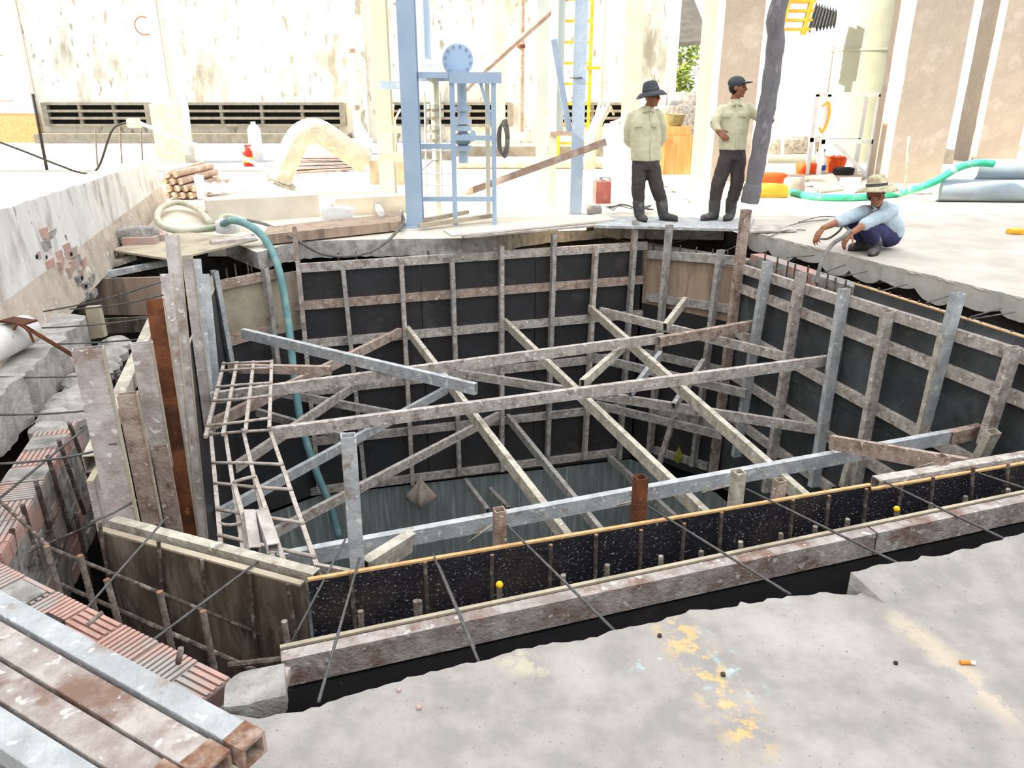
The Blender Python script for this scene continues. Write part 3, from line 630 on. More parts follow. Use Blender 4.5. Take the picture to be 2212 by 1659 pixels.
# loose tubes lying on the braces
beam('steel_tube', G(525, 720, zB+.14), G(1028, 840, zB2+.12), .05, .1, 'tube_blue', 'loose grey tube lying aslant over the cross beams at left', 'tube')
beam('steel_tube', G(1796, 955, zB3+.12), G(2095, 1010, -.42), .05, .1, 'tube_brown', 'loose brown tube lying aslant over the nearest cross beam at right', 'tube')
beam('steel_tube', G(1436, 708, zB+.08), VP(1480, 650, AW, .25), .05, .1, 'tube_cream', 'short pale tube propped up from the farthest cross beam', 'tube')
beam('steel_tube', G(1257, 830, zB2-.05), G(1346, 750, zB-.14), .05, .09, 'tube_cream', 'short open-ended tube between the farthest and middle cross beams', 'tube')
beam('steel_tube', G(1360, 852, -1.5), G(1427, 765, -1.3), .05, .09, 'tube_blue', 'short blue-grey tube slanting behind the right pale beam', 'tube')
beam('steel_tube', G(1455, 878, -1.55), G(1520, 782, -1.3), .05, .09, 'tube_dark', 'short dark tube slanting in the far right corner', 'tube')
beam('steel_tube', VP(1424, 1003, AW, .4), VP(1457, 897, AW, .4), .06, .06, 'tube', 'thin tube leaning low in the far right corner beside the yellow bag', 'tube')
beam('steel_plank', G(785, 1232, -.46), G(886, 1168, -.50), .05, .11, 'tube_cream', 'short pale plank lying against the inside of the near sheet', 'plank', up=(0, -.35, 1))
# ---- posts inside the near wall
def npost(u, v0, v1, off, wd, h, mat, label, mat2=None):
    p, q = VP(u, v1, NW, off), VP(u+(0), v0, NW, off)
    return beam('steel_post', V((q.x, q.y, q.z-.6)), q, wd, h, mat, label, 'post', 'open-topped posts along the near sheet', up=inward(NW))
npost(1079, 1100, 1170, .09, .05, .05, 'tube_brown', 'rusty open-topped post behind the near sheet, leftmost of three')
npost(1384, 1030, 1120, .10, .055, .055, 'tube_rust', 'rust-brown open-topped post behind the near sheet, middle of three')
npost(1596, 1018, 1085, .10, .055, .055, 'tube_cream', 'pale open-topped post behind the near sheet, right of three')
npost(1685, 1036, 1060, .10, .05, .05, 'tube_brown', 'brown post stub barely showing over the near sheet')
npost(2035, 985, 1020, .10, .06, .06, 'tube_brown', 'torn brown post stub at the right end of the near sheets')
p = VP(752, 940, NW, .22)
q = Y(770, 1217, p.y+.02)
beam('steel_post', q-V((0, 0, .25)), p, .062, .05, 'tube_blue', 'rust-streaked steel channel post standing at the left end of the near sheet', 'post', up=inward(NW))
beam('steel_post', G(1650, 1060, -1.9)-V((0, 0, .6)), G(1842, 990, -.95), .06, .1, 'tube_cream', 'pale prop rising under the loose brown tube at right', 'post') if False else None
stud(RW, (1842, 988), (1825, 1050), OF+.05, 'pale stud stub under the loose brown tube at right', 'tube_cream', wd=.06)
# ------------------------------------------------------------------ rebars
def rebar(top, bot, r, label, group, pale=False, cap=None, name='rebar'):
    p, q = V(bot), V(top); n = max(4, int((q-p).length/.011)); pts = [p+(q-p)*(i/n) for i in range(n+1)]
    o = tag(B().tube(pts, r, 7, rib=r*.16).go(name, 'rebar_pale' if pale else 'rebar', origin=p, smooth=2), label, 'rebar', group)
    t = (q-p).normalized()
    if cap == 'yellow':
        c = B().ball(q+t*.004, r*1.5, n=8).go('cap', 'yellow', parent=o, smooth=True); c['label'] = 'yellow plastic cap'
    elif cap:
        c = B().lathe(q-t*.001, [(r*1.05, -.004), (r*1.05, .002), (r*.6, .004)], 8, t).go('cut_end', 'rust_tip', parent=o); c['label'] = 'rusty cut end'
    return o
# long bars standing against the near black sheets
LN_ = [((757, 1237), (770, 1382)), ((918, 1214), (925, 1352)), ((1063, 1199), (1062, 1322)), ((1190, 1177), (1187, 1292)), ((1288, 1155), (1285, 1272)), ((1385, 1145), (1381, 1250)), ((1478, 1131), (1472, 1235)), ((1559, 1107), (1552, 1215)),
      ((1713, 1080), (1704, 1180)), ((1791, 1071), (1781, 1162)), ((1872, 1056), (1864, 1142)), ((1947, 1047), (1938, 1130)), ((2016, 1030), (2008, 1112)), ((2103, 1008), (2096, 1095)), ((2178, 1002), (2170, 1080))]
for i, (a, c) in enumerate(LN_):
    pa, pc = VP(*a, NW, -.05), VP(*c, NW, -.05)
    rebar(pa, pa+(pc-pa)*1.7, .0085, '%s long rebar from the left standing against the near black sheets' % ORD[i], 'long rebars by the near sheets', cap='rust')
SH = [((614, 1342), (624, 1412), 0), ((779, 1320), (783, 1385), 0), ((898, 1298), (903, 1352), 0), ((906, 1297), (908, 1355), 0), ((1079, 1265), (1079, 1318), 'yellow'), ((1217, 1242), (1217, 1290), 0), ((1312, 1220), (1311, 1272), 0), ((1428, 1201), (1426, 1252), 0), ((1515, 1190), (1513, 1236), 0),
      ((1600, 1170), (1599, 1222), 0), ((1687, 1152), (1685, 1205), 0), ((1761, 1137), (1757, 1180), 0), ((1831, 1121), (1828, 1165), 0), ((1937, 1101), (1934, 1150), 'yellow'), ((2011, 1088), (2007, 1135), 0), ((2086, 1072), (2084, 1112), 0), ((2178, 1056), (2174, 1092), 0)]
k = 0
for i, (a, c, cp) in enumerate(SH):
    pa, pc = VP(*a, OW, .12), VP(*c, OW, .12)
    if cp: l = 'short yellow-capped rebar at the %s of the near wall' % ('left' if a[0] < 1500 else 'right')
    else: l = '%s short bare rebar from the left along the near rail' % ORD[k]; k += 1
    rebar(pa, pa+(pc-pa)*2.2, .0105, l, 'short rebars along the near rail', True, cap=cp)
# near left corner: bars flat against the brown sheet, stout bars in front
for i, (a, c) in enumerate((((215, 1128), (240, 1290)), ((342, 1168), (352, 1300)), ((436, 1208), (448, 1372)), ((537, 1238), (552, 1385)), ((622, 1262), (642, 1392)))):
    pa, pc = VP(*a, QW, -.05), VP(*c, QW, -.05); rebar(pa, pa+(pc-pa)*1.6, .008, '%s rebar from the left flat against the brown near left sheet' % ORD[i], 'rebars on the brown sheet')
for i, (a, c) in enumerate((((100, 1180), (128, 1278)), ((173, 1200), (200, 1300)), ((230, 1252), (257, 1345)), ((345, 1278), (371, 1397)), ((438, 1320), (462, 1440)))):
    pa, pc = VP(*a, QW, -.36), VP(*c, QW, -.36); rebar(pa, pa+(pc-pa)*1.5, .0115, '%s stout rusty-tipped rebar from the left behind the near left bricks' % ORD[i], 'stout rebars of the near left corner', True, cap='rust')
for i, (a, c) in enumerate((((25, 1142), (38, 1225)), ((48, 1090), (75, 1185)), ((76, 1036), (110, 1150)), ((103, 985), (138, 1100)), ((127, 952), (165, 1060)), ((150, 915), (185, 1010)), ((163, 1108), (186, 1215)))):
    pa, pc = VP(*a, LW, -.33), VP(*c, LW, -.33); rebar(pa, pa+(pc-pa)*1.5, .0105, '%s rebar from the near end in the gap beside the left bricks' % ORD[i], 'rebars of the left wall gap', False, cap=None)
for i, (u, v) in enumerate(((262, 790), (248, 800), (236, 810), (224, 822))):
    pa = VP(u, v, LW, -.3); rebar(pa, pa-V((0, 0, .9)), .0105, '%s rebar from the right in the gap behind the nearest broad plank' % ORD[i], 'rebars behind the left planks')
# horizontal bars in the near left corner
def hbar(a, c, za, zc, label, r=.008, mat='rebar'):
    p, q = G(*a, za), G(*c, zc); n = int((q-p).length/.012); pts = [p+(q-p)*(i/n) for i in range(n+1)]
    return tag(B().tube(pts, r, 7, rib=r*.14).go('rebar', mat, origin=p, smooth=2), label, 'rebar', 'lying rebars of the near left corner')
z_ = VP(100, 1180, QW, -.36).z-.02
hbar((0, 1083), (105, 1180), z_, z_, 'ribbed bar running from the left edge to the leftmost stout rebar')
hbar((108, 1184), (640, 1400), z_, -.72, 'long horizontal ribbed bar along the brown near left sheet')
hbar((130, 1262), (560, 1452), -.62, -.55, 'lower horizontal ribbed bar just behind the near left bricks', .010)
hbar((492, 1437), (640, 1420), -.42, -.44, 'thick ribbed bar lying towards the end of the long near rail', .0115)
hbar((66, 1222), (186, 975), -.45, -.5, 'smooth bar leaning steeply over the left bricks', .009)
hbar((118, 1222), (160, 1110), -.62, -.62, 'thin bar slanting beside the leftmost stout rebars', .006)
hbar((30, 1205), (212, 1128), -.40, -.45, 'thin bar running from the left bricks to the brown sheet corner', .006)
# small starter bars behind the right, far and corner forms
for i in range(26):
    t = i/25; u, v = 1655+t*(2205-1655), 548+t*(722-548)
    pa = VP(u+jit(4), v+jit(3), RW, -.09); rebar(pa, pa-V((0, 0, .35)), .009, '%s starter bar from the far end behind the right wall' % ORD[i], 'starter bars of the right wall')
for i, u in enumerate((1412, 1448, 1470, 1505, 1540, 1572)):
    pa = VP(u, 521+(u-1400)*.12, AW, -.10); rebar(pa, pa-V((0, 0, .3)), .009, '%s starter bar from the left behind the tan corner sheet' % ORD[i], 'starter bars of the far right corner')
for i, (u, v) in enumerate(((692, 568), (730, 546), (769, 545), (846, 552), (925, 541))):
    pa = VP(u, v, FW, -.10); rebar(pa, pa-V((0, 0, .3)), .009, '%s starter bar from the left behind the far wall' % ORD[i], 'starter bars of the far wall')
for i, (u, v) in enumerate(((488, 580), (507, 570), (534, 567), (541, 562), (570, 563), (582, 552))):
    pa = VP(u, v, CW, -.10); rebar(pa, pa-V((0, 0, .3)), .009, '%s starter bar from the left in the far left corner' % ORD[i], 'starter bars of the far left corner')
# ------------------------------------------------------------------ tie rods
def tie(a, c, label, sag=0, r=.0052, name='tie_rod', mat='wire', group='thin tie rods stretched over the pit edge'):
    pts = [a+(c-a)*(i/8)+V((0, 0, -sag*math.sin(math.pi*i/8))) for i in range(9)] if sag else [a, c]
    return rod(name, pts, r, mat, label, 'rod', group)
zq = VP(357, 1121, QW).z
NT = [(G(163, 1341, -.2), VP(357, 1121, QW, .08), 'leftmost tie rod over the brown near left sheet'),
      (G(290, 1413, -.2), VP(575, 1200, QW, .10), 'tie rod over the brown near left sheet, from the bricks to the plank end'),
      (VP(627, 1392, OW, .2), VP(746, 1165, NW, .16), 'tie rod rising from the rail end to the channel post'),
      (G(688, 1516, -.03), VP(777, 1205, NW, .12), 'tie rod from the near slab up to the foot of the channel post'),
      (G(1037, 1436, -.03), VP(936, 1198, NW, .03), 'doubled tie rod leaning left across the near black sheet'),
      (G(1327, 1362, -.03), VP(1092, 1132, NW, .09), 'tie rod from the near slab to the leftmost open-topped post'),
      (G(1707, 1284, -.03), VP(1400, 1094, NW, .10), 'tie rod from the near slab to the rust-brown post'),
      (G(1965, 1229, .0), VP(1612, 1056, NW, .10), 'tie rod from the raised slab patch to the pale open-topped post'),
      (G(2178, 1168, .03), VP(1898, 1035, NW, .10), 'tie rod at right from the raised slab patch to the lower near sheet'),
      (G(2260, 1070, -.1), VP(2072, 1008, NW, .12), 'rightmost tie rod, crossing the end of the near sheets')]
for a, c, l in NT: tie(a, c, l)
a, c = G(1025, 1400, -.06), VP(946, 1215, NW, .0); rod('tie_rod', [a, c], .0045, 'wire', 'short second strand beside the doubled tie rod', 'rod', 'thin tie rods stretched over the pit edge')
rod('tie_rod', [VP(938, 1200, NW, .03), VP(950, 1208, NW, .06), VP(962, 1216, NW, .02)], .004, 'wire', 'bent end of the doubled tie rod hooked over the sheet edge', 'rod', 'thin tie rods stretched over the pit edge')
for a, c, l in ((VP(1012, 1172, NW, .25), VP(1062, 1135, NW, .12), 'bright rod end poking inside by the leftmost open-topped post'), (VP(1333, 1092, NW, .3), VP(1366, 1083, NW, .12), 'bright rod end poking inside by the rust-brown post'), (VP(1517, 1064, NW, .3), VP(1578, 1048, NW, .12), 'bright rod end poking inside by the pale open-topped post'), (VP(1976, 1012, NW, .3), VP(2015, 1000, NW, .12), 'bright rod end poking inside by the torn brown stub')):
    rod('rod_end', [a, c], .005, 'tube_cream', l, 'rod', 'rod ends inside the near sheets')
def lt(a, c, l, sag=.02): tie(a, c, l, sag, .006, group='tie rods from the left ground to the planks')
gl = lambda u, v, z=.04: G(u, v, z)
lt(G(94, 673, .1), VP(347, 609, LW, .05), 'topmost tie rod from the parapet foot to the steel planks')
lt(G(152, 668, .08), VP(352, 637, LW, .05), 'second tie rod from the top running to the tallest planks')
lt(G(78, 709, .05), VP(384, 677, LW, .06), 'third tie rod from the top running to the planks')
lt(G(0, 743), VP(364, 727, LW, .06), 'tie rod level with the top of the broad planks')
lt(G(0, 815), VP(334, 797, LW, .06), 'tie rod crossing the trench to the broad pale plank')
lt(G(0, 896), VP(301, 870, LW, .06), 'tie rod crossing to the short brown plank')
lt(G(0, 1002, 0), VP(263, 960, LW, .08), 'lowest tie rod, over the left bricks to the nearest broad plank')
lt(G(0, 1076, -.15), VP(197, 914, LW, -.1), 'tie rod slanting over the left bricks', 0)
rod('binding_wire', [VP(196, 1128, LW, .09), VP(245, 1108, LW, .12), VP(294, 1081, LW, .12)], .005, 'wire', 'wire bound across the foot of the nearest broad plank', 'wire')
rod('binding_wire', [VP(236, 960, LW, .10), VP(262, 957, LW, .12), VP(265, 953, LW, .05)], .004, 'wire', 'wire wrapped round the middle of the nearest broad plank', 'wire')
# tie bars from the right slab edge to the starter bars
for i, (a, c) in enumerate((((1700, 556), (1760, 552)), ((1776, 590), (1826, 572)), ((1820, 597), (1874, 586)), ((1902, 629), (1960, 614)), ((2000, 655), (2058, 636)), ((2090, 687), (2165, 665)), ((2095, 690), (2192, 674)))):
    rod('tie_rod', [VP(*a, RW, -.06), VP(*c, RW, -.35)], .006, 'wire', '%s tie rod from the far end between right slab and starter bars' % ORD[i], 'rod', 'tie rods under the right slab edge')
rod('tie_rod', [VP(1380, 545, AW, -.1), VP(1470, 520, AW, -.3), VP(1570, 500, AW, -.5)], .005, 'wire', 'thin bar under the planks over the tan corner sheet', 'rod')
rod('tie_rod', [VP(1560, 545, AW, -.1), VP(1612, 522, AW, -.4)], .005, 'wire', 'thin bar beside the tallest corner post', 'rod')
rod('tie_rod', [VP(1362, 524, FW, 0), G(1290, 506, -.12)], .005, 'tube_rust', 'thin rusty rod below the lit tube', 'rod')
# ------------------------------------------------------------------ welded bar lattices
def lattice(P, rows, cols, z, label, r=.0145, zfun=None):
    """P four pixel corners tl tr br bl on a level plane; each bar is part of one welded grid"""
    tl, tr, br, bl = [G(*q, zz) for q, zz in zip(P, z)]
    t = thing('bar_lattice', (tl+tr+br+bl)/4, label, 'lattice', 'welded bar lattices at the left')
    def at(s, q): return (tl*(1-s)+tr*s)*(1-q)+(bl*(1-s)+br*s)*q
    for s in cols:
        b = B().bar(at(s, -.03), at(s, 1.02), r*1.8, r*1.8, hollow=False); b.go('long_bar', 'lattice', parent=t)
    for q in rows:
        b = B().tube([at(-.02, q)+V((0, 0, r*1.4)), at(.5, q+jit(.01))+V((0, 0, r*1.4)), at(1.02, q)+V((0, 0, r*1.4))], r*.8, 6); b.go('cross_bar', 'lattice', parent=t, smooth=True)
zl = zB+.09
lattice(((483, 788), (587, 783), (582, 922), (445, 940)), (.02, .14, .40, .60, .92), (.0, .27, .62, 1.0), (zl, zl, zl-.0, zl-.0), 'upper flat lattice of welded bars lying on the cross beams at left')
lattice(((456, 940), (583, 930), (690, 1240), (478, 1185)), (.02, .33, .52, .74, .93), (.0, .24, .55, 1.0), (zl-.06, zl-.06, zB3+.10, zB3+.10), 'long welded bar lattice running from the middle cross beam to the brown sheet')
lattice(((506, 1048), (552, 1035), (617, 1225), (560, 1240)), (.0, .42, .95), (.0, 1.0), (zl+.02, zl+.02, zB3+.14, zB3+.14), 'narrow lattice strip lying over the long lattice at left')
rod('bent_bar', spline([G(470, 1130, zB3+.1), G(500, 1134, zB3+.12), G(540, 1122, zB3+.13), G(566, 1108, zB3+.12)]), .01, 'lattice', 'curved bar lying across the foot of the lattices', 'bar')
beam('steel_plank', VP(548, 1200, QW, .10), VP(536, 1118, QW, .28), .10, .05, 'plank', 'short upright plank wired behind the brown near left sheet', 'plank', up=inward(QW))
beam('steel_plank', VP(590, 1185, QW, .12), VP(566, 1112, QW, .30), .05, .05, 'plank', 'thin upright plank beside the short wired plank at left', 'plank', up=inward(QW))
rod('binding_wire', spline([VP(560, 1215, QW, .1), VP(575, 1205, QW, .13), VP(580, 1222, QW, .11), VP(570, 1236, QW, .09)]), .004, 'wire', 'loop of wire on the rail of the brown near left sheet', 'wire')
beam('steel_tube', G(678, 1222, zB3+.05), G(765, 1240, -.42), .03, .03, 'lattice', 'pale thin bar lying between lattice foot and near sheet', 'bar', hollow=False)
beam('steel_plank', G(495, 795, zB+.06), G(715, 800, zB+.06), .05, .08, 'tube_brown', 'brown plank end poking out from under the upper lattice', 'plank')
# ------------------------------------------------------------------ hoses and cables
hp = [G(470, 492, .05), Y(500, 480, 9.0)+V((0, 0, .02)), Y(540, 488, 8.8), Y(575, 520, 8.6), Y(603, 585, 8.38), Y(622, 690, 8.2), Y(634, 800, 8.0), Y(650, 910, 7.8), Y(680, 1010, 7.6), Y(712, 1090, 7.5), Y(732, 1160, 7.45)]
rod('hose', spline(hp, 7), .042, 'hose_teal', 'teal hose hanging from the far left corner down into the pit', 'hose', n=12)
zh = .05
loop = [(455, 482), (432, 455), (400, 440), (374, 438), (348, 450), (339, 470), (350, 487), (378, 497), (420, 496), (462, 492), (490, 487)]
rod('hose', spline([G(u, v, zh) for u, v in loop], 7), .042, 'hose_pale', 'pale green hose curled in a loop on the ground at the far left', 'hose', n=12)
ht = tag(lump('hose_joint', G(494, 488, .08), (.13, .1, .09), 'white', 3), 'white wrapped joint where the teal and pale hoses meet', 'hose joint')
rod('hose', spline([G(476, 478, .06), G(480, 468, .1), G(500, 467, .1), G(530, 476, .08)], 6), .03, 'hose_pale', 'short pale hose bend rising from the wrapped joint', 'hose', n=10)
cp = [G(528, 474, .08), G(580, 487, .06), G(635, 515, .02), Y(690, 546, 8.75), Y(740, 554, 8.72), Y(790, 547, 8.8), Y(830, 526, 8.95), G(860, 497, .02), G(872, 475, .02), G(866, 455, .02)]
rod('cable', spline(cp, 7), .018, 'cable', 'grey cable sagging over the far slab edge', 'cable', n=8)
# ------------------------------------------------------------------ sacks hanging in the pit
def sack(c, wd, h, mat, label, seed, fins=4):
    R = random.Random(seed); b = B(); n = 24; prof = ((0, .02), (.12, .12), (.3, .42), (.5, .8), (.64, 1.0), (.78, .9), (.9, .55), (1, .12))
    for q, r in prof:
        for k in range(n):
            a = 6.2832*k/n; rr = wd/2*r*(.72+.28*math.cos(fins*a+1+q*.8)+.06*R.random())
            b.v.append(V(c)+V((math.cos(a)*rr, math.sin(a)*rr*.45, -q*h+.05*h*math.cos(2*a)*(q > .6))))
    for i in range(len(prof)-1): b.f += [(i*n+k, i*n+(k+1) % n, (i+1)*n+(k+1) % n, (i+1)*n+k) for k in range(n)]
    b.f += [tuple(range(n)), tuple(range((len(prof)-1)*n, len(prof)*n))[::-1]]
    return tag(b.go('sack', mat, smooth=True), label, 'sack')
sack(VP(908, 1028, FW, .2), .42, .46, 'sack', 'crumpled pale sack with red print hanging on the far concrete wall', 4, 5)
sack(VP(1467, 962, AW, .25), .14, .26, 'sack_yellow', 'small yellow-green bag hanging low in the far right corner', 6, 3)
# ------------------------------------------------------------------ stacked box beams at the lower left
def quadbeam(f0, f1, n0, n1, z, h, mat, label):
    """box beam by its far edge f0-f1 and near edge n0-n1 on the plane of its top"""
    a, c, d, e = G(*f0, z), G(*f1, z), G(*n0, z), G(*n1, z)
    p, q = (a+d)/2-V((0, 0, h/2)), (c+e)/2-V((0, 0, h/2)); wd = abs((d-a).dot((q-p).normalized().cross(V((0, 0, 1)))))
    b = B(); b.bar(p, q, wd-.006, h, wall=.006); o = tag(b.go('box_beam', mat, origin=p), label, 'steel beam', 'box beams stacked at the lower left')
    m = o.modifiers.new('round', 'BEVEL'); m.width = .009; m.segments = 3; m.limit_method = 'ANGLE'
    r_ = B(); t_, x_, y_ = r_.frame(p, q); A_, C_ = wd/2-.0015, h/2+.0015; rn = random.Random(int(wd*1e5))
    for g_, w0 in ((q-t_*.05, 0), (q+t_*.002, 0), (q+t_*.002, .009), (q-t_*.03, .009)): r_.v += [g_+x_*sx*(A_-w0)+y_*sy*(C_-w0)-t_*(rn.uniform(0, .03) if g_ is not q and w0 == 0 and (g_-q).dot(t_) < -.01 else 0) for sx, sy in ((-1, -1), (1, -1), (1, 1), (-1, 1))]
    for k in range(3): r_.f += [(4*k+i, 4*k+(i+1) % 4, 4*k+4+(i+1) % 4, 4*k+4+i) for i in range(4)]
    r = r_.go('rusty_end', 'rust_end', parent=o); r['label'] = 'rusty end'
    return o
zt = .17
quadbeam((-180, 1175), (583, 1578), (-180, 1228), (508, 1622), zt, .06, 'stack_pale', 'whitewashed box beam with rusty open end, farthest of the lower left stack')
quadbeam((-180, 1236), (506, 1625), (-180, 1310), (420, 1672), zt, .06, 'stack', 'rust-stained box beam, second from the pit in the lower left stack')
quadbeam((-180, 1318), (418, 1676), (-180, 1400), (310, 1712), zt, .06, 'stack', 'mottled brown box beam, third from the pit in the lower left stack')
quadbeam((-180, 1408), (305, 1718), (-180, 1500), (180, 1735), zt, .06, 'stack_pale', 'whitewashed box beam nearest the camera at the lower left')
for i, (u, v) in enumerate(((60, 1440), (250, 1640))):
    c = G(u, v, .0); tag(B().box(c+V((0, 0, .052)), .22, .08, .104, math.radians(62)).go('timber_bearer', 'soil'), 'dark bearer under the lower left beam stack, %s one' % ('farther', 'nearer')[i], 'bearer')
tag(lump('concrete_lump', G(556, 1512, -.05), (.085, .07, .06), 'mortar', 11, amp=.42, n=28, rz=.3), 'rough mortar lump by the end of the long near rail', 'concrete lump')
tag(lump('broken_brick', G(598, 1474, -.14), (.035, .05, .03), 'brick', 12, amp=.3), 'broken piece of red brick against the end of the long near rail', 'brick')
rod('rebar', [G(385, 1432, -.16), G(391, 1400, -.10)], .010, 'rebar_pale', 'stub of bar standing on the near left bricks', 'rebar')
rod('rebar', [G(186, 1352, -.14), G(222, 1322, -.12)], .008, 'rebar_pale', 'bent bar end lying on the near left bricks', 'rebar')
# ------------------------------------------------------------------ boards and rubble around the far left corner
def board(P, z, th, mat, label, name='board', cat='board', group=None, tilt=(0, 0, 0, 0)):
    q = [G(*c, z+t) for c, t in zip(P, tilt)]; lo = [p-V((0, 0, th)) for p in q]; b = B()
    b.add(q+lo, [(0, 1, 2, 3), (7, 6, 5, 4)]+[(i, (i+1) % 4, 4+(i+1) % 4, 4+i) for i in range(4)])
    return tag(b.go(name, mat), label, cat, group)
board(((236, 539), (392, 500), (557, 516), (372, 560)), .03, .02, 'ply_pale', 'big pale plywood sheet lying over the far left corner', 'plywood_board')
board(((452, 517), (548, 505), (553, 513), (458, 523)), .06, .03, 'plank', 'short grey plank on top of the big plywood sheet')
beam('white_tube', G(160, 598, -.18), G(292, 554, -.05), .08, .06, 'tube_cream', 'whitish tube under the big plywood sheet, rear one of two', 'tube')
beam('white_tube', G(180, 602, -.12), G(372, 565, -.1), .06, .06, 'tube_blue', 'pale blue-grey tube under the big plywood sheet, front one of two', 'tube')
rod('steel_rod', [G(234, 537, .02), G(250, 600, -.2)], .012, 'rebar', 'dark rod propping the left corner of the plywood sheet', 'rod')
rod('steel_rod', [G(246, 510, .1), G(252, 553, -.02)], .01, 'rebar_pale', 'thin upright rod beside the left corner of the plywood sheet', 'rod')
def wallboard(P, y, th, mat, label, name='board'):
    q = [Y(*c, y) for c in P]; bk = [p+V((0, th, 0)) for p in q]; b = B()
    b.add(q+bk, [(0, 1, 2, 3), (7, 6, 5, 4)]+[(i, (i+1) % 4, 4+(i+1) % 4, 4+i) for i in range(4)]); return tag(b.go(name, mat), label, 'board')
wallboard(((152, 604), (362, 598), (360, 682), (148, 678)), 7.3, .03, 'ply_tan', 'broad water-stained board standing across the trench at left', 'plywood_board')
wallboard(((200, 690), (330, 684), (330, 716), (200, 722)), 6.9, .03, 'ply_brown', 'lower dark board standing across the trench at left')
wallboard(((183, 664), (212, 662), (226, 728), (196, 733)), 5.55, .05, 'ply_pale', 'small upright offcut of pale timber at the end of the trench')
b = B().pipe(G(-60, 770, .12), G(58, 712, .12), .1, 18); tag(b.go('concrete_pipe', 'parapet', smooth=2), 'white broken pipe lying against the parapet at the left edge', 'pipe')
t = thing('rusty_bracket', G(15, 692, .22), 'rusty angle-iron bracket with a long leg lying by the white pipe', 'bracket')
B().bar(G(14, 690, .24), G(66, 697, .24), .10, .012, hollow=False).go('plate', 'tube_rust', parent=t)
B().bar(G(44, 700, .23), G(165, 772, -.1), .02, .02, hollow=False).go('leg', 'tube_rust', parent=t)
B().tube(spline([G(30, 712, .2), G(40, 700, .24), G(62, 716, .2), G(72, 738, .12)]), .008, 6).go('hook', 'tube_rust', parent=t, smooth=True)
tag(B().box(G(304, 520, .06), .34, .16, .09, .15).go('loose_brick', 'brick'), 'orange hollow brick lying behind the plywood sheet', 'brick')
tag(B().box(G(340, 512, .06), .2, .14, .06, .25).go('loose_brick', 'brick'), 'pinkish brick lying beside the orange hollow brick', 'brick')
tag(lump('concrete_lump', G(300, 508, .1), (.2, .14, .1), 'mortar', 21), 'grey concrete lump behind the orange hollow brick', 'concrete lump')
# cigarette end and pebbles on the near slab
t = thing('cigarette_end', G(2088, 1431, .006), 'orange and white cigarette end on the near slab at right', 'cigarette end')
B().tube([G(2074, 1431, .006), G(2096, 1431, .006)], .006, 10).go('filter', 'cig', parent=t, smooth=2)
B().tube([G(2096, 1431, .006), G(2106, 1432, .006)], .006, 10).go('paper', 'white', parent=t, smooth=2)
for i, (u, v, s) in enumerate(((905, 1528, .007), (862, 1491, .006), (1425, 1373, .007), (1935, 1432, .006), (1562, 1457, .007))):
    tag(lump('pebble', G(u, v, s*.6), (s, s, s*.7), 'brick' if i < 2 else 'soil', 30+i, n=8), 'tiny %s on the near slab, %s from the left' % ('red brick crumb' if i < 2 else 'dark pebble', ORD[[1, 0, 0, 2, 1][i]]), 'pebble')
# ------------------------------------------------------------------ far bank: planks, lamp, kerbs
kerb = lambda P0, P1, v0, v1, z, nm: None
def kerbwall(a, c, h, th, nm, mat='slab_far'):
    p, q = G(*a, FZ), G(*c, FZ); d = (q-p).normalized(); n = V((-d.y, d.x, 0)); B_ = B(); up = V((0, 0, h))
    vs = [p, q, q+n*th, p+n*th]; B_.add(vs+[x+up for x in vs], [(0, 1, 5, 4), (1, 2, 6, 5), (2, 3, 7, 6), (3, 0, 4, 7), (4, 5, 6, 7)]); return struct(B_.go(nm, mat))
kerbwall((452, 484), (692, 468), .30, .35, 'kerb_far_left')
kerbwall((726, 468), (884, 458), .24, .3, 'kerb_far_middle')
board(((958, 497), (1298, 462), (1328, 474), (975, 508)), .055, .02, 'slab_far', 'long dusty plank on the far bank right of the blue column, upper of two', 'plank')
board(((992, 500), (1268, 473), (1318, 484), (1000, 511)), .03, .02, 'plank', 'long dusty plank on the far bank right of the blue column, lower of two', 'plank')
board(((1318, 466), (1630, 472), (1613, 495), (1283, 487)), .035, .03, 'tube_blue', 'grey steel plate on which the two standing men stand', 'steel_plate', 'plate')
board(((1628, 487), (1700, 485), (1722, 497), (1620, 500)), .03, .02, 'plank', 'thin dark board right of the steel plate', 'board')
board(((580, 489), (868, 459), (866, 478), (566, 508)), .07, .11, 'ply_tan', 'long pale timber lying on the far bank left of the blue column', 'timber')
beam('timber', G(905, 478, .02), G(1010, 458, .02), .06, .05, 'ply_pale', 'yellowish timber on the ground right of the blue column, rear one', 'timber', hollow=False)
beam('timber', G(905, 488, .0), G(1062, 466, .02), .06, .05, 'ply_pale', 'yellowish timber on the ground right of the blue column, front one', 'timber', hollow=False)
tag(lump('cement_bag', G(732, 466, .05), (.2, .14, .13), 'white', 44, amp=.3), 'white cement bag slumped on the far bank left of the columns', 'bag')
beam('timber', G(806, 428, -.03), G(824, 462, .1), .07, .07, 'white', 'short white timber leaning at the foot of the cream column', 'timber', hollow=False)
t = thing('tube_lamp', Y(1240, 494, 9.75), 'lit fluorescent tube under the planks on the far bank', 'lamp')
a, c = Y(1206, 495, 9.75), Y(1266, 493, 9.75); B().tube([a, c], .022, 10).go('tube', 'lamp', parent=t, smooth=2)
B().tube([c, Y(1282, 491, 9.75)], .04, 8).go('holder', 'black', parent=t)
ll = bpy.data.lights.new('tube_glow', 'POINT'); lo_ = bpy.data.objects.new('tube_glow', ll); COL.objects.link(lo_); ll.energy = 6; ll.color = (1, .75, .4); ll.shadow_soft_size = .1; lo_.location = Y(1240, 497, 9.65)
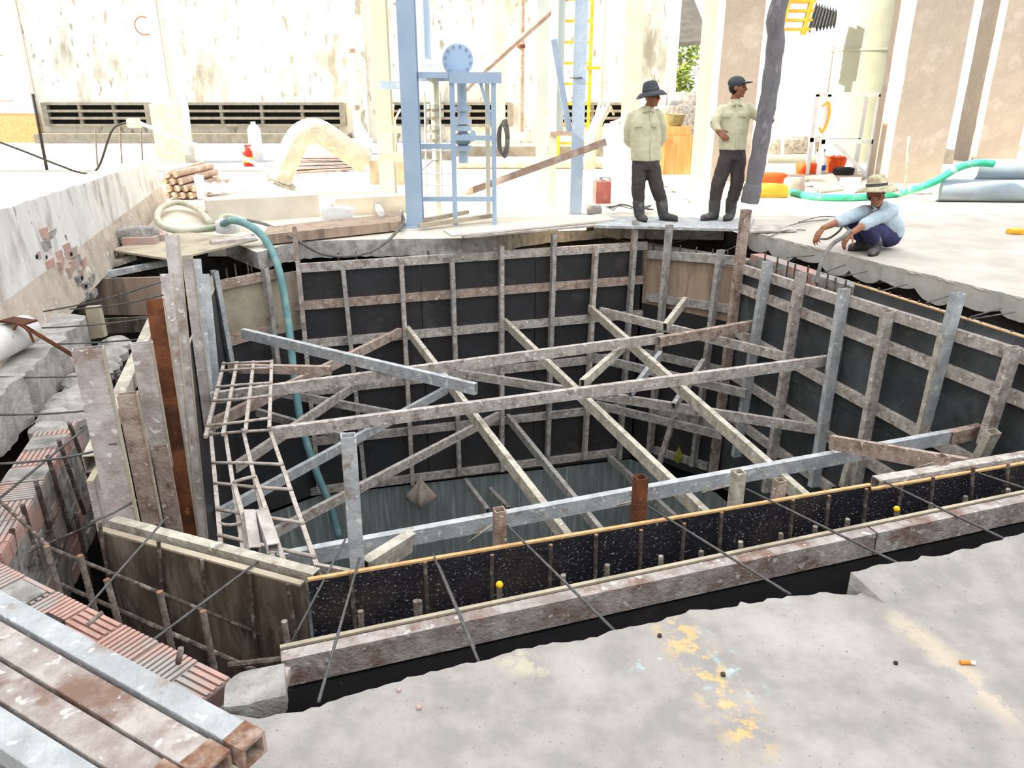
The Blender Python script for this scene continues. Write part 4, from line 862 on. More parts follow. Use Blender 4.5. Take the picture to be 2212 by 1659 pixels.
# ------------------------------------------------------------------ steel columns
def hcol(u, v, w_, d_, z1, mat, label, z0=FZ, plate=True, name='steel_column', rz=0):
    b0 = G(u, v, z0); t = thing(name, b0, label, 'column'); b = B(); m = Matrix.Rotation(rz, 3, 'Z')
    h = z1-z0
    for c, sx, sy in (((0, 0), w_, .014), ((0, d_), w_, .014), ((0, d_/2), .010, d_)): b.box(b0+m @ V((c[0], c[1], h/2)), sx, sy, h, rz)
    b.go('shaft', mat, parent=t)
    if plate: B().box(b0+m @ V((0, d_/2, .01)), w_*1.5, d_*1.5, .02, rz).go('base_plate', mat, parent=t)
    return t
hcol(896, 492, .205, .2, 5.5, 'blue', 'blue painted steel column standing at the far edge of the pit')
hcol(838, 424, .25, .22, 5.5, 'cream', 'cream painted steel column left behind the blue column')
hcol(1080, 335, .30, .3, 6, 'cream', 'distant cream column behind the blue valve frame', plate=False)
hcol(1169, 408, .20, .2, 5.5, 'grey_green', 'grey steel column beside the round grey pipe')
hcol(1357, 366, .36, .3, 6, 'cream', 'pale cream steel column behind the man in the brimmed hat')
hcol(1521, 392, .40, .35, 6, 'grey_green', 'pale blue-grey steel column between the two standing men')
beam('steel_post', G(1243, 462, FZ), G(1243, 462, FZ)+V((0, 0, 5)), .165, .12, 'pale_blue', 'chipped pale blue post with a wire round it right of the ladder', 'post', up=(0, 1, 0))
rod('wire_band', [Y(1230, 168, G(1243, 462, FZ).y-.066), Y(1258, 168, G(1243, 462, FZ).y-.066)], .008, 'wire', 'wire tied round the chipped pale blue post', 'wire')
# ties between cream and blue columns
for i, (v, w_) in enumerate(((183, .1), (279, .09), (338, .12))):
    beam('cross_beam', Y(818, v, 11.9), Y(890, v+2, 11.9), .08, w_*1.1, ('pale_blue', 'cream', 'cream')[i], '%s short cross beam from the top between cream and blue columns' % ORD[i], 'steel beam', hollow=False)
# ------------------------------------------------------------------ valve frame
fy = G(985, 485, FZ).y; fb = fy+.75
t = thing('valve_stand', G(1025, 482, FZ), 'blue steel frame carrying valves right of the blue column', 'frame')
zt1 = Y(985, 168, fy).z; zt2 = zt1
def fl(u, v, y): return Y(u, v, y)
xL, xR = G(983, 487, FZ).x, G(1069, 480, FZ).x; xB = G(897, 490, FZ).x
for x, y in ((xL, fy), (xR, fy), (xL-.28, fb), (xR-.1, fb)):
    B().bar((x, y, FZ), (x, y, zt1), .06, .06, (0, 1, 0)).go('leg', 'blue' if y == fy else 'cream', parent=t)
B().bar((xL-.03, fy, zt1), (xR+.1, fy, zt1), .10, .13).go('top_beam', 'blue', parent=t)
B().bar((xB, fb, zt1+.02), (xR, fb, zt1+.02), .08, .1).go('top_beam', 'pale_blue', parent=t)
B().bar((xB+.1, fy-.1, zt1+.03), (xL, fy, zt1+.03), .06, .07).go('top_beam', 'blue', parent=t)
for v, x0, x1 in ((316, xB, xL), (430, xB, xR), (298, xL, xR)):
    z = Y(985, v, fy).z; B().bar((x0, fy, z), (x1, fy, z), .045, .06).go('rail', 'blue', parent=t)
B().bar((xR-.16, fy, zt1-.05), (xR, fy, zt1-.62), .04, .04).go('brace', 'blue', parent=t)
B().box(((xL+xR)/2-.2, (fy+fb)/2, zt1+.05), xR-xL+.5, fb-fy, .01).go('top_sheet', 'pale_blue', parent=t)
def pipestack(t, x, y, z0, z1, r, mat, fl_):
    B().lathe((x, y, z0), [(r, 0), (r, z1-z0)], 16).go('pipe', mat, parent=t, smooth=2)
    for z in fl_:
        f = B().lathe((x, y, z), [(r*1.9, 0), (r*1.9, .03), (r*1.9, .031), (r*1.9, .06)], 18).go('flange', mat, parent=t, smooth=2)
ys = fy+.3
t = thing('valve_pipe', Y(1000, 400, ys), 'blue upright valve pipe inside the steel frame', 'valve'); x = Y(1000, 300, ys).x
pipestack(t, x, ys, Y(1000, 352, ys).z, zt1, .062, 'pale_blue', [Y(1000, v, ys).z for v in (240, 268, 282, 325)])
B().ball((x, ys, Y(1000, 300, ys).z), .12, (1, 1, .8)).go('valve_body', 'grey_pipe', parent=t, smooth=True)
B().lathe((x, ys-.1, Y(1000, 292, ys).z), [(.02, 0), (.02, .14), (.07, .14), (.07, .16)], 12, (1, -.4, 0)).go('handle', 'blue', parent=t)
t = thing('valve_pipe', Y(940, 400, fb), 'cream upright valve pipe left behind the blue one', 'valve'); x = Y(942, 300, fb).x
pipestack(t, x, fb, Y(940, 345, fb).z, zt1, .06, 'cream', [Y(940, v, fb).z for v in (235, 252, 280, 300)])
t = thing('white_pipe_grid', G(940, 430, FZ), 'thin white rod grid standing inside the blue frame', 'grid')
for u in (922, 955): B().tube([Y(u, 435, fb-.1), Y(u-5, 200, fb-.1)], .012, 6).go('rod', 'white', parent=t)
for v in (325, 375, 400): B().tube([Y(905, v, fb-.1), Y(985, v, fb-.1)], .010, 6).go('rod', 'white', parent=t)
# overhead pipe ending in the blind flange
yp = fy+.45
t = thing('flanged_pipe', Y(960, 150, yp), 'big pipe with round blue blind flange on top of the valve frame', 'pipe')
c = Y(989, 130, yp-.1); R_ = .195
fg = B().lathe(c, [(R_*.95, -.02), (R_, -.015), (R_, .02), (R_*.95, .025)], 32, (.12, -1, 0)).go('blind_flange', 'blue', parent=t, smooth=2)
fx = V((.12, -1, 0)).normalized(); ux = fx.cross(V((0, 0, 1))).normalized(); uz = ux.cross(fx)
for k in range(12):
    a = 6.2832*k/12+.2; B().lathe(c+ux*math.cos(a)*R_*.84+uz*math.sin(a)*R_*.84, [(.016, .0), (.016, .045)], 6, fx).go('bolt', 'grey_pipe', parent=fg)
B().lathe(c, [(.125, -.0), (.125, -.8)], 20, fx).go('pipe', 'cream', parent=t, smooth=2)
B().lathe(c-fx*.1, [(R_, -.02), (R_, .02)], 28, fx).go('flange', 'cream', parent=t, smooth=2)
t = thing('down_pipe', Y(916, 140, yp+.3), 'blue-grey vertical pipe right behind the blue column', 'pipe')
B().tube([Y(920, 138, yp+.3), Y(920, 138, yp+.3)+V((0, 0, 2.5))], .075, 16).go('pipe', 'pale_blue', parent=t, smooth=2)
B().lathe(Y(920, 138, yp+.3), [(.12, -.05), (.12, 0), (.09, .0), (.09, .05)], 18).go('collar', 'white', parent=t, smooth=2)
# rusty pipes crossing behind
rod('rusty_pipe', [Y(1228, -8, 12.6), Y(1045, 155, 12.4), Y(1003, 196, 12.35)], .04, 'rust_pipe', 'thin rusty pipe slanting down behind the valve frame', 'pipe', n=10)
beam('rusty_beam', Y(1008, 416, 11.1), Y(1308, 307, 10.35), .06, .09, 'rust_pipe', 'rust-stained beam slanting up from the valve frame past the pale blue post', 'steel beam')
# round pipe on square stub, bracket and strut
t = thing('standing_pipe', G(1191, 443, FZ), 'grey round pipe on a square stub beside the yellow ladder', 'pipe'); b0 = G(1191, 443, FZ); zj = Y(1195, 288, b0.y).z
B().bar(b0, (b0.x, b0.y, zj), .12, .12, (0, 1, 0)).go('stub', 'cream', parent=t)
B().lathe((b0.x+.05, b0.y, zj), [(.1, 0), (.1, 4)], 18).go('pipe', 'grey_green', parent=t, smooth=2)
B().box((b0.x+.12, b0.y, zj), .32, .2, .06).go('bracket', 'rust_pipe', parent=t)
beam('strut', Y(1196, 85, 11.2), Y(1230, 285, 11.2), .06, .08, 'pale_blue', 'pale blue strut slanting from the round pipe to the chipped post', 'strut')
# yellow ladder
t = thing('ladder', G(1240, 352), 'yellow ladder standing behind the chipped pale blue post', 'ladder'); b0 = G(1268, 352, FZ); b1 = G(1205, 352, FZ)
for p in (b0, b1): B().bar(p, p+V((0, 0, 5.5)), .07, .1, (0, 1, 0), False).go('stile', 'yellow_paint', parent=t)
for k in range(10): B().bar((b1.x, b1.y, .4+.45*k), (b0.x, b0.y, .4+.45*k), .06, .06, hollow=False).go('rung', 'yellow_paint', parent=t)
beam('bracket', Y(1262, 147, G(1268, 352, FZ).y-.07), Y(1297, 147, G(1268, 352, FZ).y-.07), .05, .07, 'yellow_paint', 'short orange bracket sticking out right of the yellow ladder', 'bracket', hollow=False)
rod('thin_post', [G(1293, 345, FZ), G(1293, 345, FZ)+V((0, 0, 5))], .05, 'cream', 'thin pale post right of the yellow ladder', 'post', n=8)
# wall pipes
yw = WY-.3
t = thing('drain_pipe', wl(770, 292), 'white drain pipe with rusty bands on the dark pilaster', 'pipe')
x = wl(762, 150).x
B().tube([wl(776, 290)+V((0, -.45, 0)), Y(752, -20, WY-.45)], .1, 12).go('pipe', 'white', parent=t, smooth=2)
for v in (110, 232): B().lathe(Y(758+.08*(v-100), v, WY-.45), [(.13, -.06), (.13, .06)], 12).go('band', 'rust_pipe', parent=t)
t = thing('drain_pipe', wl(1128, 285), 'rust-stained drain pipe on the back wall behind the grey column', 'pipe')
B().tube([Y(1125, 285, WY-.2), Y(1128, -20, WY-.2)], .09, 10).go('pipe', 'rust_pipe', parent=t, smooth=2)
B().lathe(Y(1126, 100, WY-.2), [(.13, -.05), (.13, .05)], 12).go('band', 'tube_rust', parent=t)
# ------------------------------------------------------------------ left background
t = thing('pedestal_post', G(372, 356, FZ), 'white round post on a tan concrete pedestal at left', 'post'); b0 = G(372, 355, FZ); zp = Y(360, 224, b0.y).z
B().box((b0.x, b0.y+.3, (zp+FZ)/2), .68, .6, zp-FZ).go('pedestal', 'duct', parent=t)
B().lathe((b0.x-.02, b0.y+.3, zp), [(.17, 0), (.17, 4.5)], 20).go('post', 'white', parent=t, smooth=2)
B().box((b0.x+.17, b0.y+.2, zp+2.2), .06, .1, 4.2).go('rail', 'cream', parent=t)
dp = [Y(366, -10, b0.y-.05), Y(380, 175, b0.y-.05), Y(394, 210, b0.y-.1), Y(400, 240, b0.y-.1), Y(408, 335, b0.y-.1)]
rod('white_downpipe', dp, .09, 'white', 'white downpipe bending past the tan pedestal', 'pipe', n=12)
t = thing('round_dish', Y(310, 56, b0.y), 'white round dish with orange rim behind the white post', 'dish')
B().lathe(Y(311, 56, b0.y+.62), [(.18, -.03), (.18, .03), (.02, .08)], 24, (.2, -1, 0)).go('face', 'white', parent=t, smooth=2)
B().lathe(Y(311, 56, b0.y+.64), [(.18, .0), (.205, .0), (.205, .03), (.18, .03)], 24, (.2, -1, 0)).go('rim', 'orange', parent=t, smooth=2)
b0 = G(86, 308, FZ); b0.y = WY-.32; b0.x = Y(86, 308, b0.y).x
t = thing('steel_cabinet', b0, 'white steel cabinet with rusty orange foot at the left edge', 'cabinet'); zz = Y(80, 245, b0.y).z
B().box((b0.x-1.5, b0.y+.15, 3), 3, .25, 2*(3-zz)).go('body', 'white', parent=t)
B().box((b0.x-1.5, b0.y+.15, (zz+FZ)/2), 3.02, .27, zz-FZ).go('foot', 'ply_edge', parent=t)
for v in (120, 218): B().box((b0.x-1.6, b0.y-.03, Y(40, v, b0.y).z), 2, .04, .04).go('seam', 'rust_pipe', parent=t)
rod('steel_rod', [G(102, 370, FZ), G(102, 370, FZ)+V((.03, 0, Y(105, 196, 16.2).z))], .035, 'black', 'thick dark rod standing upright at the far left', 'rod')
for i, (u, v0, v1) in enumerate(((205, 278, 362), (258, 268, 364), (303, 265, 362))):
    p = G(u+6, v1, FZ); rod('steel_rod', [p, Y(u, v0, p.y)], .018, 'rebar_pale', '%s thin upright rod from the left on the sunny road' % ORD[i], 'rod', 'thin rods on the road')
yc = 16.5
rod('cable', spline([Y(-20, 300, yc), Y(60, 330, yc), Y(130, 358, yc), Y(180, 374, yc), Y(212, 362, yc), Y(240, 285, yc), Y(262, 268, yc), Y(292, 262, yc)]), .022, 'black', 'black cable sagging across the far left to the cable knot', 'cable')
rod('white_hose', spline([Y(294, 262, yc), Y(350, 285, yc-.4), Y(420, 312, yc-1), Y(520, 338, yc-2), Y(600, 382, 13.2)]), .035, 'white', 'white hose running from the cable knot down to the elbow duct', 'hose', n=8)
tag(lump('cable_knot', Y(290, 266, yc), (.13, .08, .10), 'hose_pale', 51), 'pale knot of cloth on the cables left of the pedestal', 'knot')
# open tube ends of the bundle
c0 = G(392, 432, FZ); k = 0
for r, n in enumerate((4, 4, 3, 2)):
    for i in range(n):
        p = c0+V((-.24+.13*i+.06*(r % 2), .0, .07+.11*r)); q = p+V((.28+jit(.05), .85, .05+jit(.05)))
        tag(B().pipe(p, q, .055, 10, .5, .6).go('short_tube', 'rust_pipe', smooth=2), 'short brown thick-walled tube, %s from the left in the %s row of the bundle' % (ORD[i], ('bottom', 'second', 'third', 'top')[r]), 'tube', 'bundle of short tubes at the far left')
beam('short_post', G(438, 428, .2), G(438, 428, .2)+V((-.02, 0, .30)), .1, .1, 'white', 'white stub post right of the bundle of short tubes', 'post', hollow=False)
b = B(); P = [G(*q, .28) for q in ((440, 396), (548, 390), (582, 410), (446, 418))]; n = 36
for i in range(n+1):
    s = i/n; w_ = .018*math.sin(s*n*1.05)
    for A, C in ((P[0], P[1]), (P[3], P[2])): b.v.append(A+(C-A)*s+V((0, 0, w_)))
b.f = [(2*i, 2*i+2, 2*i+3, 2*i+1) for i in range(n)]; b.v += [p-V((0, 0, .006)) for p in b.v]; m = 2*(n+1); b.f += [tuple(j+m for j in f[::-1]) for f in b.f[:n]]
tag(b.go('corrugated_sheet', 'duct'), 'corrugated sheet lying on the far left kerb', 'sheet')
# elbow duct
yd = 13.4
dpts = [Y(604, 388, yd), Y(622, 345, yd), Y(638, 308, yd), Y(656, 288, yd), Y(680, 282, yd+.05), Y(704, 292, yd+.1), Y(735, 314, yd+.15), Y(790, 352, yd+.3)]
t = thing('elbow_duct', G(604, 388, FZ), 'dusty bent duct elbow lying on the far bank', 'duct')
B().tube(spline(dpts, 3), .2, 18).go('duct', 'duct', parent=t, smooth=2)
B().lathe(dpts[0]+V((-.02, 0, -.02)), [(.3, -.02), (.3, .02)], 20, (dpts[0]-dpts[1])).go('flange', 'tube_dark', parent=t)
for i in range(9):
    y0 = G(700, 374-4.4*i, -.02).y
    rod('rusty_bar', [G(618-2*i, 374-4.4*i, -.03), G(768+jit(6), 366-3.2*i, -.03)], .028, 'tube_rust' if i % 2 else 'rust_pipe', '%s rusty bar from the front in the stack behind the elbow duct' % ORD[i], 'bar', 'stack of rusty bars behind the duct')
t = thing('fire_extinguisher', G(538, 362, FZ), 'small red fire extinguisher by the elbow duct', 'extinguisher'); b0 = G(538, 362, FZ)
B().lathe(b0, [(.1, 0), (.11, .02), (.11, .34), (.07, .42), (.03, .45)], 16).go('body', 'red_bright', parent=t, smooth=2)
B().lathe(b0, [(.112, .12), (.112, .24)], 16).go('label', 'yellow', parent=t); B().box(b0+V((.02, 0, .48)), .14, .04, .05).go('head', 'red', parent=t)
t = thing('white_drum', G(556, 350, FZ), 'white plastic drum behind the fire extinguisher', 'drum'); b0 = G(556, 350, FZ)
B().lathe(b0, [(.14, 0), (.16, .05), (.16, .75), (.12, .85), (.06, .88), (.06, .95)], 18).go('body', 'white', parent=t, smooth=2)
for i, (a, c) in enumerate((((745, 224), (770, 306)), ((731, 286), (756, 312)), ((746, 286), (762, 305)))):
    beam('yellow_timber', G(*c, -.02), Y(*a, G(*c, 0).y+.4), .08, .08, 'yellow_paint', '%s yellow timber from the %s leaning left of the cream column' % (('tallest', 'shorter', 'shortest')[i], 'wall'), 'timber', hollow=False)
tag(lump('white_bundle', G(772, 322, .1), (.4, .3, .3), 'white', 61, amp=.35), 'white wrapped bundle at the foot of the yellow timbers', 'bundle')
# ------------------------------------------------------------------ middle and right background
tag(B().tube([G(985, 352, .06), G(1312, 352, .06)], .14, 14).go('long_pipe', 'duct', smooth=2), 'long tan pipe lying on the yard behind the valve frame', 'pipe')
tag(B().tube([G(1655, 347, .05), G(1802, 347, .05)], .14, 14).go('long_pipe', 'tank', smooth=2), 'grey-green pipe lying on the yard right of the hanging hose', 'pipe')
struct(B().box((1.2, 20.6, .1), 7, .5, .35).go('kerb_yard', 'louver'))
rr = random.Random(9)
for i in range(5):
    p = G(1276+6*i, 300, FZ); p = V((p.x, 17.8+.1*i, .7)); rod('pale_branch', [V((Y(1270+3*i, 296, 17.7).x, 17.7, -.03)), Y(1272+3*i, 290, 17.8), Y(1290+8*i+rr.uniform(-6, 6), 250-7*i, 17.9), Y(1298+7*i, 212+9*i, 18.0)], [.07, .07, .05, .03], 'duct', '%s pale branch from the left in the debris right of the ladder' % ORD[i], 'branch', 'pale branches right of the ladder')
b0 = G(1338, 384, FZ); tag(B().box((b0.x, b0.y+.3, .45), .56, .6, 1.03).go('white_tank', 'white'), 'white square tank behind the man in the brimmed hat', 'tank')
for i in range(4): rod('scrap_stick', [V((b0.x-.22+.06*i, b0.y+.1+.1*i, .99)), V((b0.x+.2, b0.y+.1+.12*i, 1.07+.05*i))], .03, 'duct', '%s scrap stick from the front on the white square tank' % ORD[i], 'stick', 'scrap sticks on the white tank')
t = thing('wooden_crate', G(1459, 377), 'orange wooden crate between the two standing men', 'crate'); b0 = G(1459, 377); zc = Y(1459, 293, b0.y).z
B().box((b0.x, b0.y+.3, zc/2), .64, .6, zc).go('body', 'wood_orange', parent=t)
for x in (-.29, .29): B().box((b0.x+x, b0.y-.012, zc/2), .07, .03, zc).go('corner_post', 'wood_orange', parent=t)
zd = Y(1459, 274, b0.y).z; tag(B().box((b0.x-.03, b0.y+.3, (zc+zd)/2+.004), .58, .5, zd-zc).go('orange_board', 'wood_orange'), 'orange timber block lying on the wooden crate', 'timber')
t = thing('straw_basket', (b0.x-.03, b0.y+.3, zd), 'olive woven basket on top of the wooden crate', 'basket')
B().lathe((b0.x-.06, b0.y+.3, zd+.006), [(.16, 0), (.2, .08), (.24, .22), (.22, .22), (.17, .06), (.02, .03)], 20).go('body', 'basket', parent=t, smooth=2)
t = thing('red_tin', G(1301, 440), 'battered red tin full of wire left of the standing men', 'tin'); b0 = G(1301, 440, FZ)
B().box(b0+V((0, .12, .165)), .235, .235, .33, .12).go('body', 'red', parent=t)
for i in range(4): B().tube(spline([b0+V((-.1+.05*i, .1, .31)), b0+V((-.06+jit(.08), .1, .38)), b0+V((.05+jit(.1), .12, .37)), b0+V((.1, .1+jit(.05), .3))], 4), .006, 5).go('wire', 'wire', parent=t)
tag(lump('concrete_lump', G(1283, 452, .02), (.11, .1, .07), 'slab_edge', 71), 'pale concrete block beside the chipped pale blue post', 'concrete lump')
for i in range(5):
    pts = [G(1308+i*4, 447+i*2, .02), G(1340+jit(8), 442+jit(5), .05), G(1372+jit(8), 448+jit(5), .03), G(1410+jit(10), 447+jit(6), .03), G(1395+jit(10), 452+jit(3), .02)]
    rod('loose_wire', spline(pts, 5), .008, 'wire', '%s strand of loose dark wire behind the man in the brimmed hat' % ORD[i], 'wire', 'loose wire behind the man')
# columns of bare concrete
def ccol(u, v, wd, dp, z1, mat, label):
    b0 = G(u, v); b = B(); n = 14
    for k in range(n+1):
        z = z1*k/n
        for sx, sy in ((-1, 0), (1, 0), (1, 1), (-1, 1)): b.v.append(V((b0.x+sx*wd/2+jit(.006), b0.y+sy*dp+jit(.006), z)))
    for k in range(n):
        for i in range(4): b.f.append((4*k+i, 4*k+(i+1) % 4, 4*k+4+(i+1) % 4, 4*k+4+i))
    b.f += [(3, 2, 1, 0), (4*n, 4*n+1, 4*n+2, 4*n+3)]; o = b.go('concrete_column', mat); return tag(o, label, 'column')
ccol(1574, 392, .70, .6, 6.1, 'col_conc', 'brown concrete column behind the man holding the hanging hose')
ccol(1972, 396, .98, .8, 6.1, 'col_conc', 'massive concrete column behind the squatting man')
ccol(2150, 352, .95, 1.0, 6.1, 'col_conc', 'concrete column at the right edge above the grey pipes')
# the hanging hose held by the second man
yh = 9.72
t = thing('pump_hose', Y(1622, 428, yh), 'cement-crusted concrete pump hose hanging beside the second man', 'hose')
hpts = [Y(1622, 430, yh), Y(1636, 352, yh), Y(1650, 270, yh), Y(1665, 180, yh), Y(1676, 90, yh), Y(1689, -10, yh), V((3.66, 9.9, 4.2)), V((3.9, 10.9, 6.15))]
B().tube(spline(hpts, 5), [.10+.006*math.sin(i*1.7) for i in range(36)], 14).go('hose', 'pump', parent=t, smooth=True)
B().lathe(hpts[0]-V((.01, 0, .02)), [(.105, -.03), (.112, 0), (.112, .16), (.1, .2)], 16, (.1, 0, 1)).go('end_sleeve', 'pump', parent=t, smooth=2)
# tank and its stand
b0 = G(1880, 352); t = thing('steel_tank', (b0.x, b0.y+1, 0), 'tall pale green cylindrical tank at the right', 'tank'); rt = .86
B().lathe((b0.x, b0.y+.9, 0), [(rt, 0), (rt, 6)], 48).go('shell', 'tank', parent=t, smooth=2)
zs = Y(1870, 106, b0.y).z; B().lathe((b0.x, b0.y+.9, zs), [(rt, -.03), (rt+.02, -.02), (rt+.02, .02), (rt, .03)], 48).go('seam', 'tank', parent=t, smooth=2)
ys_ = 15.4; t = thing('angle_stand', G(1830, 366), 'white angle-iron stand in front of the pale green tank', 'stand'); zt_ = Y(1840, 204, ys_).z; zl_ = Y(1820, 306, ys_).z
x0, x1 = Y(1778, 300, ys_).x, Y(1886, 300, ys_).x
for x in (x0, x1):
    for y in (ys_, ys_+.6): B().bar((x, y, 0), (x, y, zt_), .07, .07, (0, 1, 0), False).go('leg', 'white', parent=t)
for z in (zt_, zl_):
    for y in (ys_, ys_+.6): B().bar((x0-.05, y, z), (x1+.2*(z == zt_), y, z), .07, .08, hollow=False).go('rail', 'white', parent=t)
B().bar((x0+.3, ys_+.3, zl_), (x1, ys_, .05), .07, .07, hollow=False).go('brace', 'white', parent=t)
# stairs and sheet roof up at the top right
t = thing('steel_stairs', Y(1725, 40, 19), 'yellow steel stairs at the top right', 'stairs')
for v0, u0 in ((2, 1756), (66, 1690)): pass
for u in (1698, 1748): B().bar(Y(u-14, 75, 19), Y(u+14, -30, 19), .08, .14, (0, 1, 0), False).go('stringer', 'yellow_paint', parent=t)
for k in range(5): B().box(Y(1718+3*k, 64-20*k, 19.1), .62, .3, .05).go('tread', 'yellow_paint', parent=t)
for u in (1690, 1757): B().bar(G(u, 345), Y(u, 60, G(u, 345).y), .06, .06, (0, 1, 0)).go('leg', 'white', parent=t)
b = B(); n = 40; P = [Y(*q, yy) for q, yy in (((1762, 8), 24), ((1812, 24), 24), ((1806, 55), 21), ((1744, 66), 21))]
for i in range(n+1):
    s = i/n; w_ = .05*math.sin(i*1.3)
    for A, C in ((P[0], P[1]), (P[3], P[2])): b.v.append(A+(C-A)*s+V((0, 0, w_)))
b.f = [(2*i, 2*i+2, 2*i+3, 2*i+1) for i in range(n)]; b.v += [p-V((0, 0, .02)) for p in b.v]; m = 2*(n+1); b.f += [tuple(j+m for j in f[::-1]) for f in b.f[:n]]
t = thing('sheet_canopy', P[3], 'grey corrugated canopy beside the yellow stairs', 'canopy'); b.go('sheet', 'shed', parent=t)
b0 = G(1788, 338); B().bar(b0, (b0.x, b0.y, 4.4), .1, .1, (0, 1, 0)).go('post', 'white', parent=t)
# open shed with trusses, trees beyond
t = thing('open_shed', Y(1490, 60, 32), 'dark open-sided shed roof with trusses between the pale columns', 'shed')
a, c = Y(1440, 102, 32), Y(1535, 96, 32); B().add([a, c, c+V((0, 7, 3.5)), a+V((0, 7, 3.5)), a+V((0, .1, .15)), c+V((0, .1, .15)), c+V((0, 7, 3.65)), a+V((0, 7, 3.65))], [(3, 2, 1, 0), (4, 5, 6, 7), (0, 1, 5, 4), (2, 3, 7, 6), (1, 2, 6, 5), (3, 0, 4, 7)]).go('roof', 'shed', parent=t)
for k in range(5):
    p = a+V((0, .3+1.4*k, .1+.7*k)); q = c+V((0, .3+1.4*k, .1+.7*k)); B().bar(p, q, .12, .16, hollow=False).go('truss', 'cream', parent=t)
    B().bar(p+V((.3, 0, 0)), q+V((-.4, .6, .3)), .06, .08, hollow=False).go('truss', 'cream', parent=t)
for u in (1441, 1533): p = G(u, 222, FZ) if 0 else Y(u, 205, 32.2); B().bar(V((p.x, 32.2, FZ)), V((p.x, 32.2, a.z+.1)), .14, .14, (0, 1, 0)).go('post', 'cream', parent=t)
def bush(name, c, s, label, seed, n=420):
    R = random.Random(seed); b = B()
    for i in range(n):
        d = V((R.gauss(0, 1), R.gauss(0, 1), R.gauss(0, 1))).normalized()*(R.random()**.4); p = V(c)+V((d.x*s[0], d.y*s[1], d.z*s[2])); a = R.uniform(0, 6.28); e = R.uniform(-.8, .8); l = .16
        x = V((math.cos(a), math.sin(a), e))*l; y = V((-math.sin(a), math.cos(a), R.uniform(-.6, .6)))*l*.5; b.add([p-x, p+y, p+x, p-y], [(0, 1, 2, 3)])
    t = thing(name, V((c[0], c[1], FZ)), label, 'tree'); b.go('foliage', 'leaf', parent=t, fixn=False)
    B().tube([V((c[0], c[1], FZ)), V((c[0]+.1, c[1], c[2]-s[2]*.3)), V((c[0], c[1], c[2]+s[2]*.3))], [.12, .09, .04], 8).go('trunk', 'col_conc', parent=t, smooth=True)
bush('tree', Y(1468, 128, 40), (1.1, .9, 1.0), 'yellow-green tree seen under the shed roof, upper crown', 1)
bush('tree', Y(1462, 175, 38), (.8, .7, .8), 'smaller yellow-green tree below the shed roof', 2)
for i, (u, v) in enumerate(((1452, 262), (1480, 250), (1500, 268), (1466, 228))):
    p_ = Y(u, v, 22+.9*i); h_ = (p_.z+.5)/2; tag(lump('rubble_heap', (p_.x, p_.y, h_-.05), (.5, .35, h_*1.02), 'tube_dark', 80+i), 'dark rubble heap behind the wooden crate, %s from the left' % ORD[(0, 2, 3, 1)[i]], 'rubble')
rod('pale_post', [G(1428, 330, FZ), G(1428, 330, FZ)+V((.12, 0, 5))], .06, 'white', 'thin white post left of the open shed', 'post', n=8)
for i, (u, v, s) in enumerate(((1683, 272, .5), (1715, 282, .6), (1745, 290, .4))): tag(lump('scrap_heap', V((Y(u, v, 21+.9*i).x, 21+.9*i, .22)), (s, .36, .26), 'tube_dark', 90+i), 'dark scrap heap by the far white yard, %s from the left' % ORD[i], 'scrap')
# grey pipes and the green hose at the right
gp = [((2030, 418), 12.3, .165), ((2060, 398), 12.75, .165), ((2085, 362), 12.62, .15)]
yA = 12.2
for i, (u, y, z, r, l) in enumerate(((2028, 12.05, .165, .165, 'front grey steel pipe on the ground at the right edge'), (2052, 12.40, .165, .165, 'rear grey steel pipe on the ground at the right edge'), (2096, 12.26, .455, .155, 'grey steel pipe lying on top of the two others at the right edge'))):
    x = Y(u, 400, y).x; tag(B().pipe((x, y, z), (x+7, y-.5, z), r, 24, .06, .4).go('steel_pipe', 'grey_pipe', smooth=2), l, 'pipe', 'grey pipes at the right edge')
gh = [(1700, 412, 0), (1748, 424, 0), (1800, 427, 0), (1862, 426, 0), (1935, 419, 0), (1985, 405, .05), (2020, 392, .2), (2052, 372, .42), (2082, 358, .62), (2112, 352, .7), (2145, 354, .7)]
pts = [G(u, v, .05) if z == 0 else Y(u, v, 11.95) for u, v, z in gh]
rod('lay_flat_hose', spline(pts, 5), .055, 'hose_green', 'green lay-flat hose running from the orange bags over the grey pipes', 'hose', n=10)
rod('thin_stake', [G(1955, 418, .0), Y(1964, 296, 12.2)], .022, 'duct', 'thin pale stake in front of the massive column', 'stake')
tag(B().box(G(1995, 418, .01), .5, .1, .02, .1).go('board', 'tube_dark'), 'dark flat bar on the ground below the green hose', 'bar')
# bags, bottle and clutter
t = thing('orange_basket', G(1802, 374), 'orange plastic basket on the clutter right of the water bottle', 'basket'); b0 = G(1802, 374)
B().lathe(b0, [(.16, 0), (.22, .32), (.235, .32), (.235, .34), (.2, .33), (.15, .03)], 20).go('body', 'orange', parent=t, smooth=2)
for i in range(3): B().ball(b0+V((-.12+.12*i, 0, .36)), .07, (1, 1, .8)).go('white_bag', 'white', parent=t, smooth=True)
tag(lump('orange_bag', G(1742, 366, .1), (.2, .14, .15), 'orange', 101), 'orange bag left of the water bottle', 'bag')
t = thing('water_bottle', G(1771, 376), 'clear-white water bottle with blue label between orange bag and basket', 'bottle'); b0 = G(1771, 376)
B().lathe(b0, [(.09, 0), (.1, .02), (.1, .3), (.04, .4), (.04, .46)], 16).go('body', 'white', parent=t, smooth=2)
B().lathe(b0, [(.102, .08), (.102, .18)], 16).go('label', 'label_blue', parent=t); B().lathe(b0+V((0, 0, .45)), [(.045, 0), (.045, .04)], 12).go('cap', 'label_blue', parent=t)
tag(lump('black_bag', G(1822, 372, .07), (.18, .12, .11), 'black', 102), 'black bag at the foot of the orange basket', 'bag')
